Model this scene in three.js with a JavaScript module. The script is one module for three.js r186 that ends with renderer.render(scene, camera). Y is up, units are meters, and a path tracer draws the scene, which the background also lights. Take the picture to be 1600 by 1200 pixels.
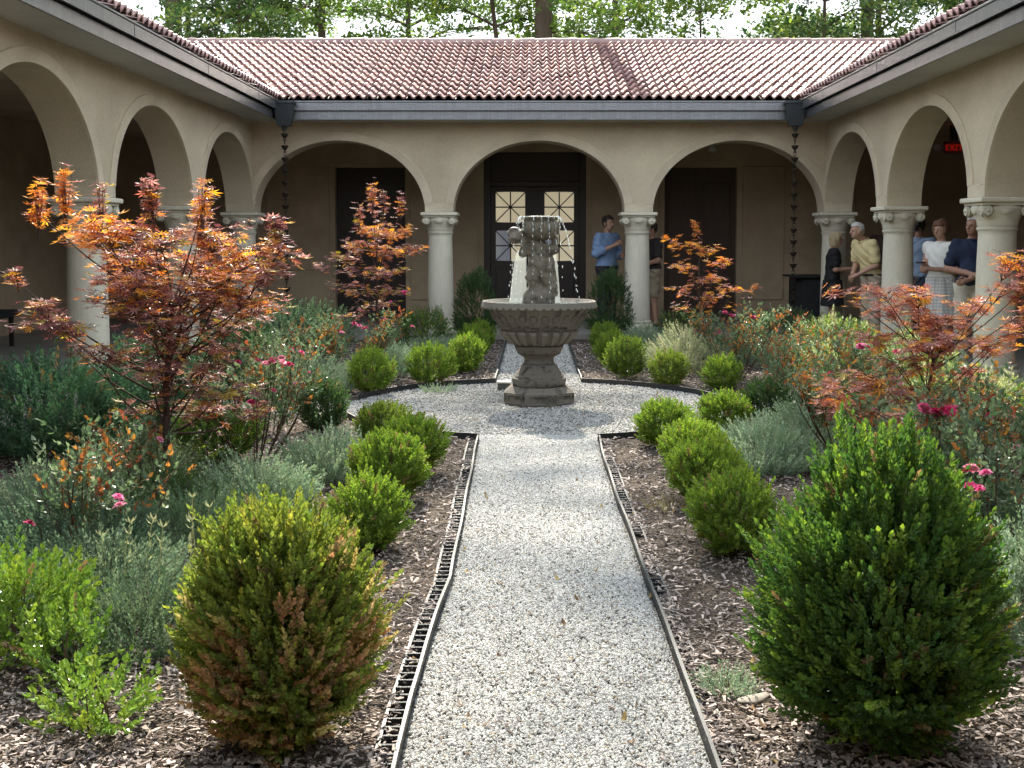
import * as THREE from 'three';
import { mergeGeometries, mergeVertices, toCreasedNormals } from 'three/addons/utils/BufferGeometryUtils.js';
import { RoundedBoxGeometry } from 'three/addons/geometries/RoundedBoxGeometry.js';
import { FontLoader } from 'three/addons/loaders/FontLoader.js';
import { TextGeometry } from 'three/addons/geometries/TextGeometry.js';

// ------------------------------------------------------------------ camera, sky, sun, exposure
const scene = new THREE.Scene();
const EYE = 1.55, F = 1746, VX = 834, HY = 375;            // eye height, focal length in photo pixels, vanishing point
const camera = new THREE.PerspectiveCamera(2 * Math.atan(600 / F) * 180 / Math.PI, 4 / 3, 0.05, 400);
camera.position.set(0, EYE, 0);
const PITCH = 3.7 * Math.PI / 180;
camera.rotation.x = -PITCH;
camera.setViewOffset(1600, 1200, 800 - VX, 600 - F * Math.tan(PITCH) - HY, 1600, 1200);
camera.updateProjectionMatrix();

const renderer = new THREE.WebGLRenderer({ antialias: true });
renderer.setSize(1024, 768);
renderer.toneMapping = THREE.LinearToneMapping;
renderer.toneMappingExposure = 3.0;
renderer.shadowMap.enabled = true;

const SUN = new THREE.Vector3(-0.07, 0.69, -0.73).normalize();
{
  const W = 256, H = 128, data = new Float32Array(W * H * 4);
  for (let j = 0; j < H; j++) for (let i = 0; i < W; i++) {
    const el = (j + 0.5) / H * Math.PI - Math.PI / 2, t = Math.max(0, Math.sin(el)), k = Math.pow(1 - t, 2.2);
    const o = (j * W + i) * 4;
    data[o] = 0.5 + 0.3 * k; data[o + 1] = 0.58 + 0.23 * k; data[o + 2] = 0.67 + 0.15 * k; data[o + 3] = 1;
  }
  const sky = new THREE.DataTexture(data, W, H, THREE.RGBAFormat, THREE.FloatType);
  sky.mapping = THREE.EquirectangularReflectionMapping; sky.magFilter = THREE.LinearFilter; sky.minFilter = THREE.LinearFilter; sky.needsUpdate = true;
  scene.background = sky; scene.environment = sky;
}
const sun = new THREE.DirectionalLight(new THREE.Color(1, 0.93, 0.8), 5);
sun.position.copy(SUN).multiplyScalar(60).add(new THREE.Vector3(0, 0, -12)); sun.target.position.set(0, 0, -12);
sun.castShadow = true; sun.shadow.mapSize.set(4096, 4096); sun.shadow.radius = 1.4;
Object.assign(sun.shadow.camera, { left: -22, right: 22, top: 26, bottom: -26, near: 1, far: 160 });
scene.add(sun, sun.target);

// ------------------------------------------------------------------ helpers
const V = (x, y, z) => new THREE.Vector3(x, y, z);
const P = (x, y, d) => V(x, y, -d);                          // d: metres in front of the camera
const px = (x, y, d) => P((x - VX) * d / F, EYE - (y - HY) * d / F, d);   // a spot of the place seen at photo pixel x, y, d metres away
function rng(seed) { let s = seed | 0; return () => { s = (s + 0x6d2b79f5) | 0; let t = Math.imul(s ^ (s >>> 15), 1 | s); t = (t + Math.imul(t ^ (t >>> 7), 61 | t)) ^ t; return ((t ^ (t >>> 14)) >>> 0) / 4294967296; }; }
const hash2 = (i, j) => { let h = Math.imul(i, 374761393) + Math.imul(j, 668265263) | 0; h = Math.imul(h ^ (h >>> 13), 1274126177); return ((h ^ (h >>> 16)) >>> 0) / 4294967296; };
function vnoise(x, y, per) {
  const i = Math.floor(x), j = Math.floor(y), u = x - i, v = y - j, w = (n) => per ? ((n % per) + per) % per : n;
  const a = hash2(w(i), w(j)), b = hash2(w(i + 1), w(j)), c = hash2(w(i), w(j + 1)), d = hash2(w(i + 1), w(j + 1)), su = u * u * (3 - 2 * u), sv = v * v * (3 - 2 * v);
  return a + (b - a) * su + (c - a) * sv + (a - b - c + d) * su * sv;
}
function fbm(x, y, per, oct = 4) { let s = 0, a = 0.5, n = 0; for (let k = 0; k < oct; k++) { s += a * vnoise(x + k * 17.3 * (per ? 0 : 1), y, per); n += a; a *= 0.5; x *= 2; y *= 2; if (per) per *= 2; } return s / n; }
const taken = new Map();
function numbered(name) { const n = taken.get(name) || 0; taken.set(name, n + 1); return n ? name + '_' + String(n).padStart(3, '0') : name; }
function tag(o, label, category, group, kind) {
  if (label) o.userData.label = label; if (category) o.userData.category = category; if (group) o.userData.group = group; if (kind) o.userData.kind = kind; return o;
}
function thing(name, label, category, pos = V(0, 0, 0), turn = 0, group) {
  const o = new THREE.Group(); o.name = numbered(name); o.position.copy(pos); o.rotation.y = turn; scene.add(o); return tag(o, label, category, group);
}
function mesh(name, geo, mat, parent, kind) {
  const m = new THREE.Mesh(geo, mat); m.name = parent ? name : numbered(name); m.castShadow = m.receiveShadow = true; if (kind) m.userData.kind = kind; (parent || scene).add(m); return m;
}
function sub(name, parent, pos) { const g = new THREE.Group(); g.name = name; if (pos) g.position.copy(pos); parent.add(g); return g; }
const struct = (name, geo, mat) => mesh(name, geo, mat, null, 'structure');
function clean(g) { g = g.index ? g.toNonIndexed() : g; for (const k of Object.keys(g.attributes)) if (!['position', 'normal', 'uv'].includes(k)) g.deleteAttribute(k); if (!g.attributes.uv) g.setAttribute('uv', new THREE.BufferAttribute(new Float32Array(g.attributes.position.count * 2), 2)); g.morphAttributes = {}; return g; }
const merge = (list) => mergeGeometries(list.map(clean), false);
const mat4 = (p, q = new THREE.Quaternion(), s = V(1, 1, 1)) => new THREE.Matrix4().compose(p, q, s);
function boxUV(g) {   // uv in metres by the way each face points
  g = g.index ? g.toNonIndexed() : g; const p = g.attributes.position, n = g.attributes.normal, uv = new Float32Array(p.count * 2);
  for (let i = 0; i < p.count; i++) { const ax = Math.abs(n.getX(i)), ay = Math.abs(n.getY(i)), az = Math.abs(n.getZ(i)); const [a, b] = ay > ax && ay > az ? [p.getX(i), p.getZ(i)] : ax > az ? [p.getZ(i), p.getY(i)] : [p.getX(i), p.getY(i)]; uv[i * 2] = a; uv[i * 2 + 1] = b; }
  g.setAttribute('uv', new THREE.BufferAttribute(uv, 2)); return g;
}
const box = (w, h, l, x = 0, y = 0, z = 0, ry = 0) => { const g = new THREE.BoxGeometry(w, h, l); if (ry) g.rotateY(ry); g.translate(x, y, z); return boxUV(g); };
const rbox = (w, h, l, r, x = 0, y = 0, z = 0) => { const g = new RoundedBoxGeometry(w, h, l, 2, r); g.translate(x, y, z); return boxUV(g); };
const lathe = (pts, n = 32) => new THREE.LatheGeometry(pts.map(([r, y]) => new THREE.Vector2(r, y)), n);
function tube(pts, radii, n = 6) {   // tapered tube along points
  const pos = [], idx = [], N = pts.length, t = V(0, 0, 0), a = V(0, 0, 0), b = V(0, 0, 0); let ref = V(0.3, 0.1, 1).normalize();
  for (let i = 0; i < N; i++) {
    t.copy(pts[Math.min(N - 1, i + 1)]).sub(pts[Math.max(0, i - 1)]).normalize();
    a.copy(ref).addScaledVector(t, -ref.dot(t)).normalize(); b.crossVectors(t, a); ref = a.clone();
    const r = Array.isArray(radii) ? radii[i] : radii;
    for (let k = 0; k < n; k++) { const c = Math.cos(k / n * 2 * Math.PI) * r, s = Math.sin(k / n * 2 * Math.PI) * r; pos.push(pts[i].x + a.x * c + b.x * s, pts[i].y + a.y * c + b.y * s, pts[i].z + a.z * c + b.z * s); }
  }
  for (let i = 0; i < N - 1; i++) for (let k = 0; k < n; k++) { const p = i * n + k, q = i * n + (k + 1) % n; idx.push(p, q, p + n, q, q + n, p + n); }
  for (const [o, f] of [[0, 1], [(N - 1) * n, 0]]) for (let k = 1; k < n - 1; k++) f ? idx.push(o, o + k + 1, o + k) : idx.push(o, o + k, o + k + 1);
  const g = new THREE.BufferGeometry(); g.setAttribute('position', new THREE.Float32BufferAttribute(pos, 3)); g.setIndex(idx); g.computeVertexNormals(); return g;
}
function curve(a, b, bend, n = 5) { const out = []; for (let i = 0; i <= n; i++) { const t = i / n; out.push(a.clone().lerp(b, t).addScaledVector(bend, Math.sin(t * Math.PI))); } return out; }
function smooth(points, n) { return new THREE.CatmullRomCurve3(points).getPoints(n); }
// closed surface round a distance field (surface nets)
function surface(fn, lo, hi, cell) {
  const nx = Math.ceil((hi.x - lo.x) / cell) + 1, ny = Math.ceil((hi.y - lo.y) / cell) + 1, nz = Math.ceil((hi.z - lo.z) / cell) + 1, f = new Float32Array(nx * ny * nz);
  for (let k = 0, o = 0; k < nz; k++) for (let j = 0; j < ny; j++) for (let i = 0; i < nx; i++, o++) f[o] = fn(lo.x + i * cell, lo.y + j * cell, lo.z + k * cell);
  const id = new Int32Array(nx * ny * nz).fill(-1), pos = [], idx = [], D = [1, nx, nx * ny];
  for (let k = 0; k < nz - 1; k++) for (let j = 0; j < ny - 1; j++) for (let i = 0; i < nx - 1; i++) {
    const o = i + j * nx + k * nx * ny; let sx = 0, sy = 0, sz = 0, c = 0, neg = 0;
    for (let q = 0; q < 8; q++) if (f[o + (q & 1) + (q >> 1 & 1) * nx + (q >> 2) * nx * ny] < 0) neg++;
    if (!neg || neg === 8) continue;
    for (let a = 0; a < 3; a++) for (let q = 0; q < 8; q++) if (!(q >> a & 1)) {
      const x0 = q & 1, y0 = q >> 1 & 1, z0 = q >> 2, p = o + x0 + y0 * nx + z0 * nx * ny, A = f[p], B = f[p + D[a]];
      if ((A < 0) !== (B < 0)) { const t = A / (A - B); sx += x0 + (a === 0 ? t : 0); sy += y0 + (a === 1 ? t : 0); sz += z0 + (a === 2 ? t : 0); c++; }
    }
    id[o] = pos.length / 3; pos.push(lo.x + (i + sx / c) * cell, lo.y + (j + sy / c) * cell, lo.z + (k + sz / c) * cell);
  }
  for (let k = 1; k < nz - 1; k++) for (let j = 1; j < ny - 1; j++) for (let i = 1; i < nx - 1; i++) {
    const o = i + j * nx + k * nx * ny;
    for (let a = 0; a < 3; a++) {
      const A = f[o], B = f[o + D[a]]; if ((A < 0) === (B < 0)) continue;
      const u = D[(a + 1) % 3], v = D[(a + 2) % 3], q = [id[o], id[o - u], id[o - u - v], id[o - v]]; if (q.some((n) => n < 0)) continue;
      A < 0 ? idx.push(q[0], q[1], q[2], q[0], q[2], q[3]) : idx.push(q[0], q[2], q[1], q[0], q[3], q[2]);
    }
  }
  const g = new THREE.BufferGeometry(); g.setAttribute('position', new THREE.Float32BufferAttribute(pos, 3)); g.setIndex(idx); g.computeVertexNormals();
  return g;
}
const caps = (ax, ay, az, bx, by, bz, ra, rb = ra) => { const dx = bx - ax, dy = by - ay, dz = bz - az, L = dx * dx + dy * dy + dz * dz || 1e-9; return (x, y, z) => { const t = Math.min(1, Math.max(0, ((x - ax) * dx + (y - ay) * dy + (z - az) * dz) / L)); const ex = x - ax - dx * t, ey = y - ay - dy * t, ez = z - az - dz * t; return Math.sqrt(ex * ex + ey * ey + ez * ez) - (ra + (rb - ra) * t); }; };
const ell = (cx, cy, cz, rx, ry, rz) => (x, y, z) => { const a = (x - cx) / rx, b = (y - cy) / ry, c = (z - cz) / rz, k = Math.sqrt(a * a + b * b + c * c); return (k - 1) * Math.min(rx, ry, rz); };
const smin = (list, k) => (x, y, z) => { let d = 1e9; for (const f of list) { const e = f(x, y, z), h = Math.max(k - Math.abs(d - e), 0) / k; d = Math.min(d, e) - h * h * k * 0.25; } return d; };

// ------------------------------------------------------------------ materials
function tex(size, fn, srgb = false) {   // fn(u, v) -> [r, g, b] 0..1, tiling
  const data = new Uint8Array(size * size * 4);
  for (let j = 0; j < size; j++) for (let i = 0; i < size; i++) { const c = fn(i / size, j / size), o = (j * size + i) * 4; for (let k = 0; k < 3; k++) data[o + k] = Math.max(0, Math.min(255, Math.round(c[k] * 255))); data[o + 3] = 255; }
  const t = new THREE.DataTexture(data, size, size); t.wrapS = t.wrapT = THREE.RepeatWrapping; t.magFilter = THREE.LinearFilter; t.minFilter = THREE.LinearMipmapLinearFilter; t.generateMipmaps = true; if (srgb) t.colorSpace = THREE.SRGBColorSpace; t.needsUpdate = true; return t;
}
const rep = (t, r, s = r) => { const c = t.clone(); c.repeat.set(r, s); c.needsUpdate = true; return c; };
const lin = (r, g, b) => new THREE.Color().setRGB(r, g, b);
const mottle = tex(512, (u, v) => { const a = 0.80 + 0.26 * (fbm(u * 6, v * 6, 6, 5) - 0.5) + 0.16 * (vnoise(u * 200, v * 200, 200) - 0.5) + 0.12 * (fbm(u * 24 + 3, v * 3, 0, 3) - 0.5) * 0; return [a, a * (0.995 + 0.03 * (vnoise(u * 5, v * 5, 5) - 0.5)), a * 0.99]; });
const plaster = tex(1024, (u, v) => { const blot = fbm(u * 5, v * 5, 5, 5) - 0.5, drip = fbm(u * 40, v * 3, 0, 3) - 0.5, n = vnoise(u * 300, v * 300, 300) - 0.5, tr = fbm(u * 14 + 2 * blot, v * 20, 0, 3) - 0.5, a = 0.8 + 0.42 * blot + 0.1 * drip * (0.5 + blot) + 0.1 * n + 0.14 * tr; return [a, a * (1 - 0.06 * Math.max(0, -blot)), a * (0.99 - 0.14 * Math.max(0, -blot))]; });
const grain = tex(512, (u, v) => { const a = 0.55 * vnoise(u * 128, v * 128, 128) + 0.45 * fbm(u * 32, v * 32, 32, 4); return [a, a, a]; });
const stain = tex(512, (u, v) => { const n = fbm(u * 8, v * 8, 8, 6), s = Math.max(0, n - 0.5) * 2.4, f = vnoise(u * 180, v * 180, 180); const a = Math.max(0.12, 0.92 - 1.15 * s + 0.3 * (f - 0.5)); return [a, a * (1 - 0.05 * s), a * (1 - 0.12 * s)]; });
const streak = tex(512, (u, v) => { const a = 0.82 + 0.3 * (fbm(u * 48, v * 4, 0, 4) - 0.5) + 0.14 * (fbm(u * 6, v * 6, 6, 4) - 0.5); return [a, a, a]; });
const std = (o) => new THREE.MeshStandardMaterial(o), phy = (o) => new THREE.MeshPhysicalMaterial(o);
const M = {
  stucco: std({ color: lin(0.61, 0.52, 0.385), map: rep(plaster, 0.23), bumpMap: rep(grain, 1.6), bumpScale: 0.003, roughness: 0.92 }),
  trim: std({ color: lin(0.66, 0.57, 0.43), map: rep(plaster, 0.31), bumpMap: rep(grain, 1.6), bumpScale: 0.002, roughness: 0.9 }),
  cast: std({ color: lin(0.74, 0.69, 0.565), map: rep(plaster, 0.7), bumpMap: rep(grain, 2.5), bumpScale: 0.002, roughness: 0.85 }),
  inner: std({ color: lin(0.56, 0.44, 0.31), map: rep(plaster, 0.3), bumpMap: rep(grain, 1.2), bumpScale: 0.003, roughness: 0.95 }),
  soffit: std({ color: lin(0.55, 0.55, 0.52), map: rep(mottle, 0.5), roughness: 0.8 }),
  zinc: std({ color: lin(0.21, 0.22, 0.235), map: rep(streak, 0.9), bumpMap: rep(grain, 0.5), bumpScale: 0.002, roughness: 0.34, metalness: 0.8 }),
  lead: std({ color: lin(0.05, 0.06, 0.07), map: rep(mottle, 2), roughness: 0.45, metalness: 0.5 }),
  copper: std({ color: lin(0.045, 0.035, 0.03), roughness: 0.5, metalness: 0.6 }),
  floor: std({ color: lin(0.3, 0.285, 0.25), map: rep(mottle, 0.35), bumpMap: rep(grain, 0.8), bumpScale: 0.002, roughness: 0.75 }),
  door: std({ color: lin(0.028, 0.018, 0.015), map: rep(streak, 1.1), roughness: 0.45 }),
  brownDoor: std({ color: lin(0.075, 0.045, 0.03), map: rep(streak, 0.8), roughness: 0.6 }),
  paneDim: phy({ color: lin(0.3, 0.32, 0.36), emissive: lin(0.75, 0.82, 1), emissiveIntensity: 0.035, roughness: 0.06 }),
  pane: phy({ color: lin(0.75, 0.7, 0.55), emissive: lin(1, 0.86, 0.58), emissiveIntensity: 0.12, roughness: 0.08 }),
  bark: std({ color: lin(0.115, 0.085, 0.06), map: rep(streak, 2, 1), bumpMap: rep(streak, 2, 1), bumpScale: 0.02, roughness: 0.95 }),
  twig: std({ color: lin(0.09, 0.055, 0.035), roughness: 0.9 }),
  mapleBark: std({ color: lin(0.1, 0.06, 0.045), map: rep(mottle, 3), roughness: 0.85 }),
  fountain: std({ color: lin(0.225, 0.2, 0.165), map: rep(stain, 1.5), bumpMap: rep(grain, 5), bumpScale: 0.006, roughness: 0.82 }),
  wetStone: std({ color: lin(0.19, 0.16, 0.115), map: rep(stain, 2.2), bumpMap: rep(grain, 6), bumpScale: 0.005, roughness: 0.35 }),
  rubber: std({ color: lin(0.018, 0.019, 0.021), bumpMap: rep(grain, 5), bumpScale: 0.002, roughness: 0.5 }),
  water: phy({ color: lin(0.9, 0.95, 0.95), transmission: 1, thickness: 0, roughness: 0.05, ior: 1.33 }),
  gravelGround: std({ color: lin(0.36, 0.355, 0.335), map: rep(tex(512, (u, v) => { const a = 0.55 + 0.75 * (vnoise(u * 90, v * 90, 90) - 0.5) + 0.2 * (fbm(u * 5, v * 5, 5, 4) - 0.5); return [a, a * 0.985, a * 0.95]; }), 0.8), bumpMap: rep(grain, 0.9), bumpScale: 0.02, roughness: 0.95 }),
  mulchGround: std({ color: lin(0.16, 0.12, 0.088), map: rep(tex(512, (u, v) => { const a = 0.5 + 0.9 * (fbm(u * 60, v * 60, 60, 3) - 0.5); return [a, a * 0.95, a * 0.9]; }), 1), bumpMap: rep(grain, 1.2), bumpScale: 0.03, roughness: 1 }),
  earth: std({ color: lin(0.07, 0.085, 0.035), map: rep(mottle, 0.2), roughness: 1 }),
};

// ------------------------------------------------------------------ the cloister round the court
const XL = -4.535, XR = 4.695, S = (XR - XL) / 3, DB = 17.5, DF = DB - 6 * S, FLOOR = 0.1, CAP = 1.98, WT = 0.42;
const SOFFIT = 3.35, EAVE = 0.68, SLOPE = 0.372, RIDGE = 4.1, TILEY = 3.615;
const OUT = 3.5, DBI = 20.6;
const basis = (u, w, o) => new THREE.Matrix4().makeBasis(u, V(0, 1, 0), w).setPosition(o);
const FR = {   // frames (along, up, towards the court); the origin lies on the column line
  back: basis(V(1, 0, 0), V(0, 0, 1), P(0, 0, DB)), left: basis(V(0, 0, -1), V(1, 0, 0), V(XL, 0, 0)),
  right: basis(V(0, 0, 1), V(-1, 0, 0), V(XR, 0, 0)), front: basis(V(-1, 0, 0), V(0, 0, -1), P(0, 0, DF)),
};
const in3 = (g, f) => { g = g.clone(); g.applyMatrix4(f); return g; };
const PIER = 0.22, RISE = 1.09;
function wallGeo(u0, u1, cols) {
  const s = new THREE.Shape(); s.moveTo(u0, CAP);
  for (let i = 0; i < cols.length - 1; i++) {
    const a = cols[i] + PIER, b = cols[i + 1] - PIER, c = (a + b) / 2, r = (b - a) / 2; if (a > u0) s.lineTo(a, CAP);
    for (let k = 1; k <= 40; k++) { const t = Math.PI * (1 - k / 40); s.lineTo(c + r * Math.cos(t), CAP + RISE * Math.sin(t)); }
  }
  s.lineTo(u1, CAP); s.lineTo(u1, SOFFIT + 0.25); s.lineTo(u0, SOFFIT + 0.25); s.closePath();
  const g = new THREE.ExtrudeGeometry(s, { depth: WT, bevelEnabled: false, curveSegments: 8 }); g.translate(0, 0, -WT / 2); return g;
}
function mouldGeo(a, b) {   // raised band round an arch
  const c = (a + b) / 2, r = (b - a) / 2 + 0.003, w = 0.13, y0 = 0.12, s = new THREE.Shape(), pts = [], N = 44;
  const t0 = Math.asin(y0 / (RISE + w)), t1 = Math.asin(y0 / RISE);
  for (let k = 0; k <= N; k++) { const t = t0 + (Math.PI - 2 * t0) * k / N; pts.push([c + (r + w) * Math.cos(t), CAP + (RISE + w) * Math.sin(t)]); }
  for (let k = N; k >= 0; k--) { const t = t1 + (Math.PI - 2 * t1) * k / N; pts.push([c + r * Math.cos(t), CAP + (RISE + 0.003) * Math.sin(t)]); }
  pts.forEach(([x, y], i) => i ? s.lineTo(x, y) : s.moveTo(x, y)); s.closePath();
  const g = new THREE.ExtrudeGeometry(s, { depth: 0.022, bevelEnabled: true, bevelThickness: 0.006, bevelSize: 0.006, bevelOffset: -0.006, bevelSegments: 2, curveSegments: 6 }); g.translate(0, 0, WT / 2 - 0.004); return g;
}
// column: plinth, base, shaft, capital with volutes, abacus
const colGeo = {
  plinth: rbox(0.52, 0.062, 0.52, 0.008, 0, FLOOR + 0.031, 0),
  base: lathe([[0, 0.163], [0.24, 0.163], [0.252, 0.175], [0.256, 0.2], [0.25, 0.228], [0.236, 0.24], [0.222, 0.245], [0.219, 0.258], [0.228, 0.268], [0.228, 0.284], [0.215, 0.294], [0.2, 0.3], [0, 0.3]], 40),
  shaft: lathe([[0.204, 0.3], [0.2, 0.34], [0.2, 0.7], [0.193, 1.2], [0.183, 1.6], [0.186, 1.64], [0.2, 1.652], [0.2, 1.672], [0.19, 1.682]], 40),
  bell: lathe([[0.188, 1.68], [0.196, 1.70], [0.2, 1.735], [0.214, 1.77], [0.24, 1.82], [0.262, 1.86], [0.25, 1.894], [0.2, 1.9]], 40),
  abacus: rbox(0.57, 0.052, 0.57, 0.016, 0, CAP - 0.03, 0),
  abacusLow: rbox(0.5, 0.03, 0.5, 0.008, 0, CAP - 0.07, 0),
};
const voluteGeo = (() => {   // one scroll: spiral roll with an eye
  const list = [], pts = [], rad = [];
  for (let k = 0; k <= 26; k++) { const t = k / 26, a = -Math.PI / 2 - t * 3.4 * Math.PI, r = 0.058 * (1 - 0.78 * t); pts.push(V(Math.cos(a) * r, Math.sin(a) * r, 0)); rad.push(0.013 * (1 - 0.3 * t)); }
  list.push(tube(pts, rad, 6)); const c = new THREE.CylinderGeometry(0.047, 0.05, 0.05, 18); c.rotateX(Math.PI / 2); list.push(c); const e = new THREE.SphereGeometry(0.017, 10, 8); e.translate(0, 0, 0.026); list.push(e);
  return merge(list);
})();
const leafGeoCap = (() => { const g = new THREE.SphereGeometry(1, 10, 6); g.scale(0.075, 0.055, 0.03); return g; })();
function column(parent, x, d) {
  const c = sub('column', parent, P(x, 0, d));
  mesh('plinth', colGeo.plinth, M.cast, c); mesh('base', colGeo.base, M.cast, c); mesh('shaft', colGeo.shaft, M.cast, c); mesh('bell', colGeo.bell, M.cast, c); mesh('abacus', merge([colGeo.abacus, colGeo.abacusLow]), M.cast, c);
  for (let k = 0; k < 4; k++) {
    const q = k * Math.PI / 2;
    for (const s of [-1, 1]) { const v = mesh('volute', voluteGeo, M.cast, c); v.rotation.y = q; v.scale.x = s; v.position.set(Math.sin(q) * 0.228 + Math.cos(q) * s * 0.2, CAP - 0.135, Math.cos(q) * 0.228 - Math.sin(q) * s * 0.2); }
    const l = mesh('carved_leaf', leafGeoCap, M.cast, c); l.rotation.y = q; l.position.set(Math.sin(q) * 0.232, CAP - 0.125, Math.cos(q) * 0.232);
  }
  return c;
}
// S-shaped roof tile, 15 cm wide; x across, y up, z down the slope; the nose is at z = 0
const TW = (XR - XL - 2 * EAVE) / 53, TL = 0.36, EXPO = 0.315;
const tileGeo = (() => {
  const N = 8, pos = [], A = 0.03, th = 0.03, h = (t) => A * (1 - Math.cos(t * 2 * Math.PI)) * 0.5 * 2;
  const tri = (...q) => q.forEach((p) => pos.push(...p));
  for (let k = 0; k < N; k++) {
    const t0 = k / N, t1 = (k + 1) / N, x0 = (t0 - 0.5) * TW, x1 = (t1 - 0.5) * TW, y0 = h(t0), y1 = h(t1), lift = 0.052;
    const a = [x0, y0 + lift, 0], b = [x1, y1 + lift, 0], c = [x1, y1, -TL], d = [x0, y0, -TL], e = [x0, y0 + lift - th, 0], f = [x1, y1 + lift - th, 0];
    tri(a, b, c, a, c, d); tri(e, f, b, e, b, a);
  }
  const g = new THREE.BufferGeometry(); g.setAttribute('position', new THREE.Float32BufferAttribute(pos, 3)); return toCreasedNormals(mergeVertices(g), 0.9);
})();
const tileMats = [[0.34, 0.2, 0.185], [0.3, 0.175, 0.165], [0.37, 0.22, 0.19], [0.32, 0.205, 0.19], [0.26, 0.155, 0.15]].map(([r, g, b]) => std({ color: lin(r, g, b), roughness: 0.44, bumpMap: rep(grain, 3), bumpScale: 0.002 }));
const tileMass = std({ color: lin(1, 1, 1), roughness: 0.44 });
const slopeQ = new THREE.Quaternion().setFromAxisAngle(V(1, 0, 0), Math.atan(SLOPE));
// roof side: frame f, s = metres up from the eave; range(s) -> [u0, u1] of tile centres
function roofSide(parent, f, offW, rows, range, single, step, R) {
  const fq = new THREE.Quaternion().setFromRotationMatrix(f), q = fq.clone().multiply(slopeQ), spots = [];
  const roof = mesh('roof', in3((() => {   // boarded deck under the tiles
    const g = new THREE.BufferGeometry(), [a, b] = range(0), [c, d] = range(RIDGE), y1 = TILEY - 0.02, y2 = TILEY - 0.02 + RIDGE * SLOPE, w1 = offW - 0.05, w2 = offW - RIDGE;
    g.setAttribute('position', new THREE.Float32BufferAttribute([a, y1, w1, b, y1, w1, d, y2, w2, a, y1, w1, d, y2, w2, c, y2, w2], 3)); g.computeVertexNormals(); return g;
  })(), f), M.brownDoor, parent);
  for (let r = 0; r < rows; r++) {
    const s = r * EXPO * Math.cos(Math.atan(SLOPE)), [a, b] = range(s), n0 = Math.ceil(a / TW - 0.5), n1 = Math.floor(b / TW - 0.5);
    for (let n = n0; n <= n1; n++) spots.push([(n + 0.5) * TW, s, r, V((n + 0.5) * TW + (R() - 0.5) * 0.006, TILEY + s * SLOPE + (R() - 0.5) * 0.006, offW - s).applyMatrix4(f)]);
  }
  const near = spots.filter(single), far = spots.filter((p) => !near.includes(p));
  const tilt = () => q.clone().multiply(new THREE.Quaternion().setFromEuler(new THREE.Euler((R() - 0.5) * 0.03, (R() - 0.5) * 0.02, (R() - 0.5) * 0.03)));
  for (const [, , , p] of near) { const t = mesh('tile', tileGeo, tileMats[Math.floor(R() * tileMats.length)], roof); t.position.copy(p); t.quaternion.copy(tilt()); }
  if (far.length) {
    const im = new THREE.InstancedMesh(tileGeo, tileMass, far.length); im.name = 'tile_courses'; im.userData.kind = 'stuff'; im.castShadow = im.receiveShadow = true;
    far.forEach(([, , , p], i) => { im.setMatrixAt(i, mat4(p, tilt())); im.setColorAt(i, tileMats[Math.floor(R() * tileMats.length)].color); }); roof.add(im);
  }
  return roof;
}
// eave: soffit board, fascia, box gutter with lip; mitred by cutting the run short at the corners
function eaveParts(parent, f, u0, u1, w1) {
  const L = u1 - u0, c = (u0 + u1) / 2, at = (g) => in3(g, f);
  mesh('soffit', at(box(L + 2 * 0.0, 0.02, w1 - WT / 2 - 0.012, c, SOFFIT + 0.01, (w1 + WT / 2 - 0.012) / 2 + 0.003)), M.soffit, parent);
  mesh('fascia', at(box(L, 0.12, 0.03, c, SOFFIT + 0.052, w1)), M.zinc, parent);
  mesh('eave_board', at(box(L, 0.16, 0.02, c, SOFFIT + 0.19, w1 - 0.03)), M.lead, parent);
  mesh('gutter', at(box(L, 0.1, 0.09, c, SOFFIT + 0.185, w1 + 0.032)), M.zinc, parent);
  mesh('gutter_lip', at(merge([rbox(L, 0.026, 0.026, 0.008, c, SOFFIT + 0.25, w1 + 0.076), box(L, 0.014, 0.02, c, SOFFIT + 0.128, w1 + 0.066)])), M.zinc, parent);
  for (let u = u0 + 1.4; u < u1 - 0.3; u += 2.4) mesh('gutter_seam', at(box(0.035, 0.108, 0.098, u, SOFFIT + 0.185, w1 + 0.032)), M.zinc, parent);
}
const R0 = rng(11);
const wing = {};
wing.back = thing('cloister_wing', 'tan stucco wing with three arches and red tiled roof behind the fountain', 'building', V(0, 0, 0), 0, 'arcaded wings round the court');
wing.left = thing('cloister_wing', 'tan stucco arcade wing along the left side of the garden', 'building', V(0, 0, 0), 0, 'arcaded wings round the court');
wing.right = thing('cloister_wing', 'tan stucco arcade wing on the right sheltering the guests', 'building', V(0, 0, 0), 0, 'arcaded wings round the court');
wing.front = thing('cloister_wing', 'arcade wing on the near side of the court, behind the viewpoint', 'building', V(0, 0, 0), 0, 'arcaded wings round the court');
const sideCols = [0, 1, 2, 3, 4, 5, 6].map((k) => DF + k * S), rightCols = sideCols.map((d) => -d).reverse(), backCols = [XL, XL + S, XR - S, XR], frontCols = backCols.map((x) => -x).reverse();
function arcade(w, f, u0, u1, cols) {
  mesh('arcade_wall', in3(wallGeo(u0, u1, cols), f), M.stucco, w);
  for (let i = 0; i < cols.length - 1; i++) mesh('arch_moulding', in3(mouldGeo(cols[i] + PIER, cols[i + 1] - PIER), f), M.trim, w);
  for (let i = 0; i < cols.length; i++) { const lo = Math.max(cols[i] - PIER, u0), hi = Math.min(cols[i] + PIER, u1); if (hi - lo > 0.1) mesh('impost', in3(rbox(hi - lo - 0.004, 0.125, 0.03, 0.005, (lo + hi) / 2, CAP + 0.0625, WT / 2 + 0.004), f), M.trim, w); }
}
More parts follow.
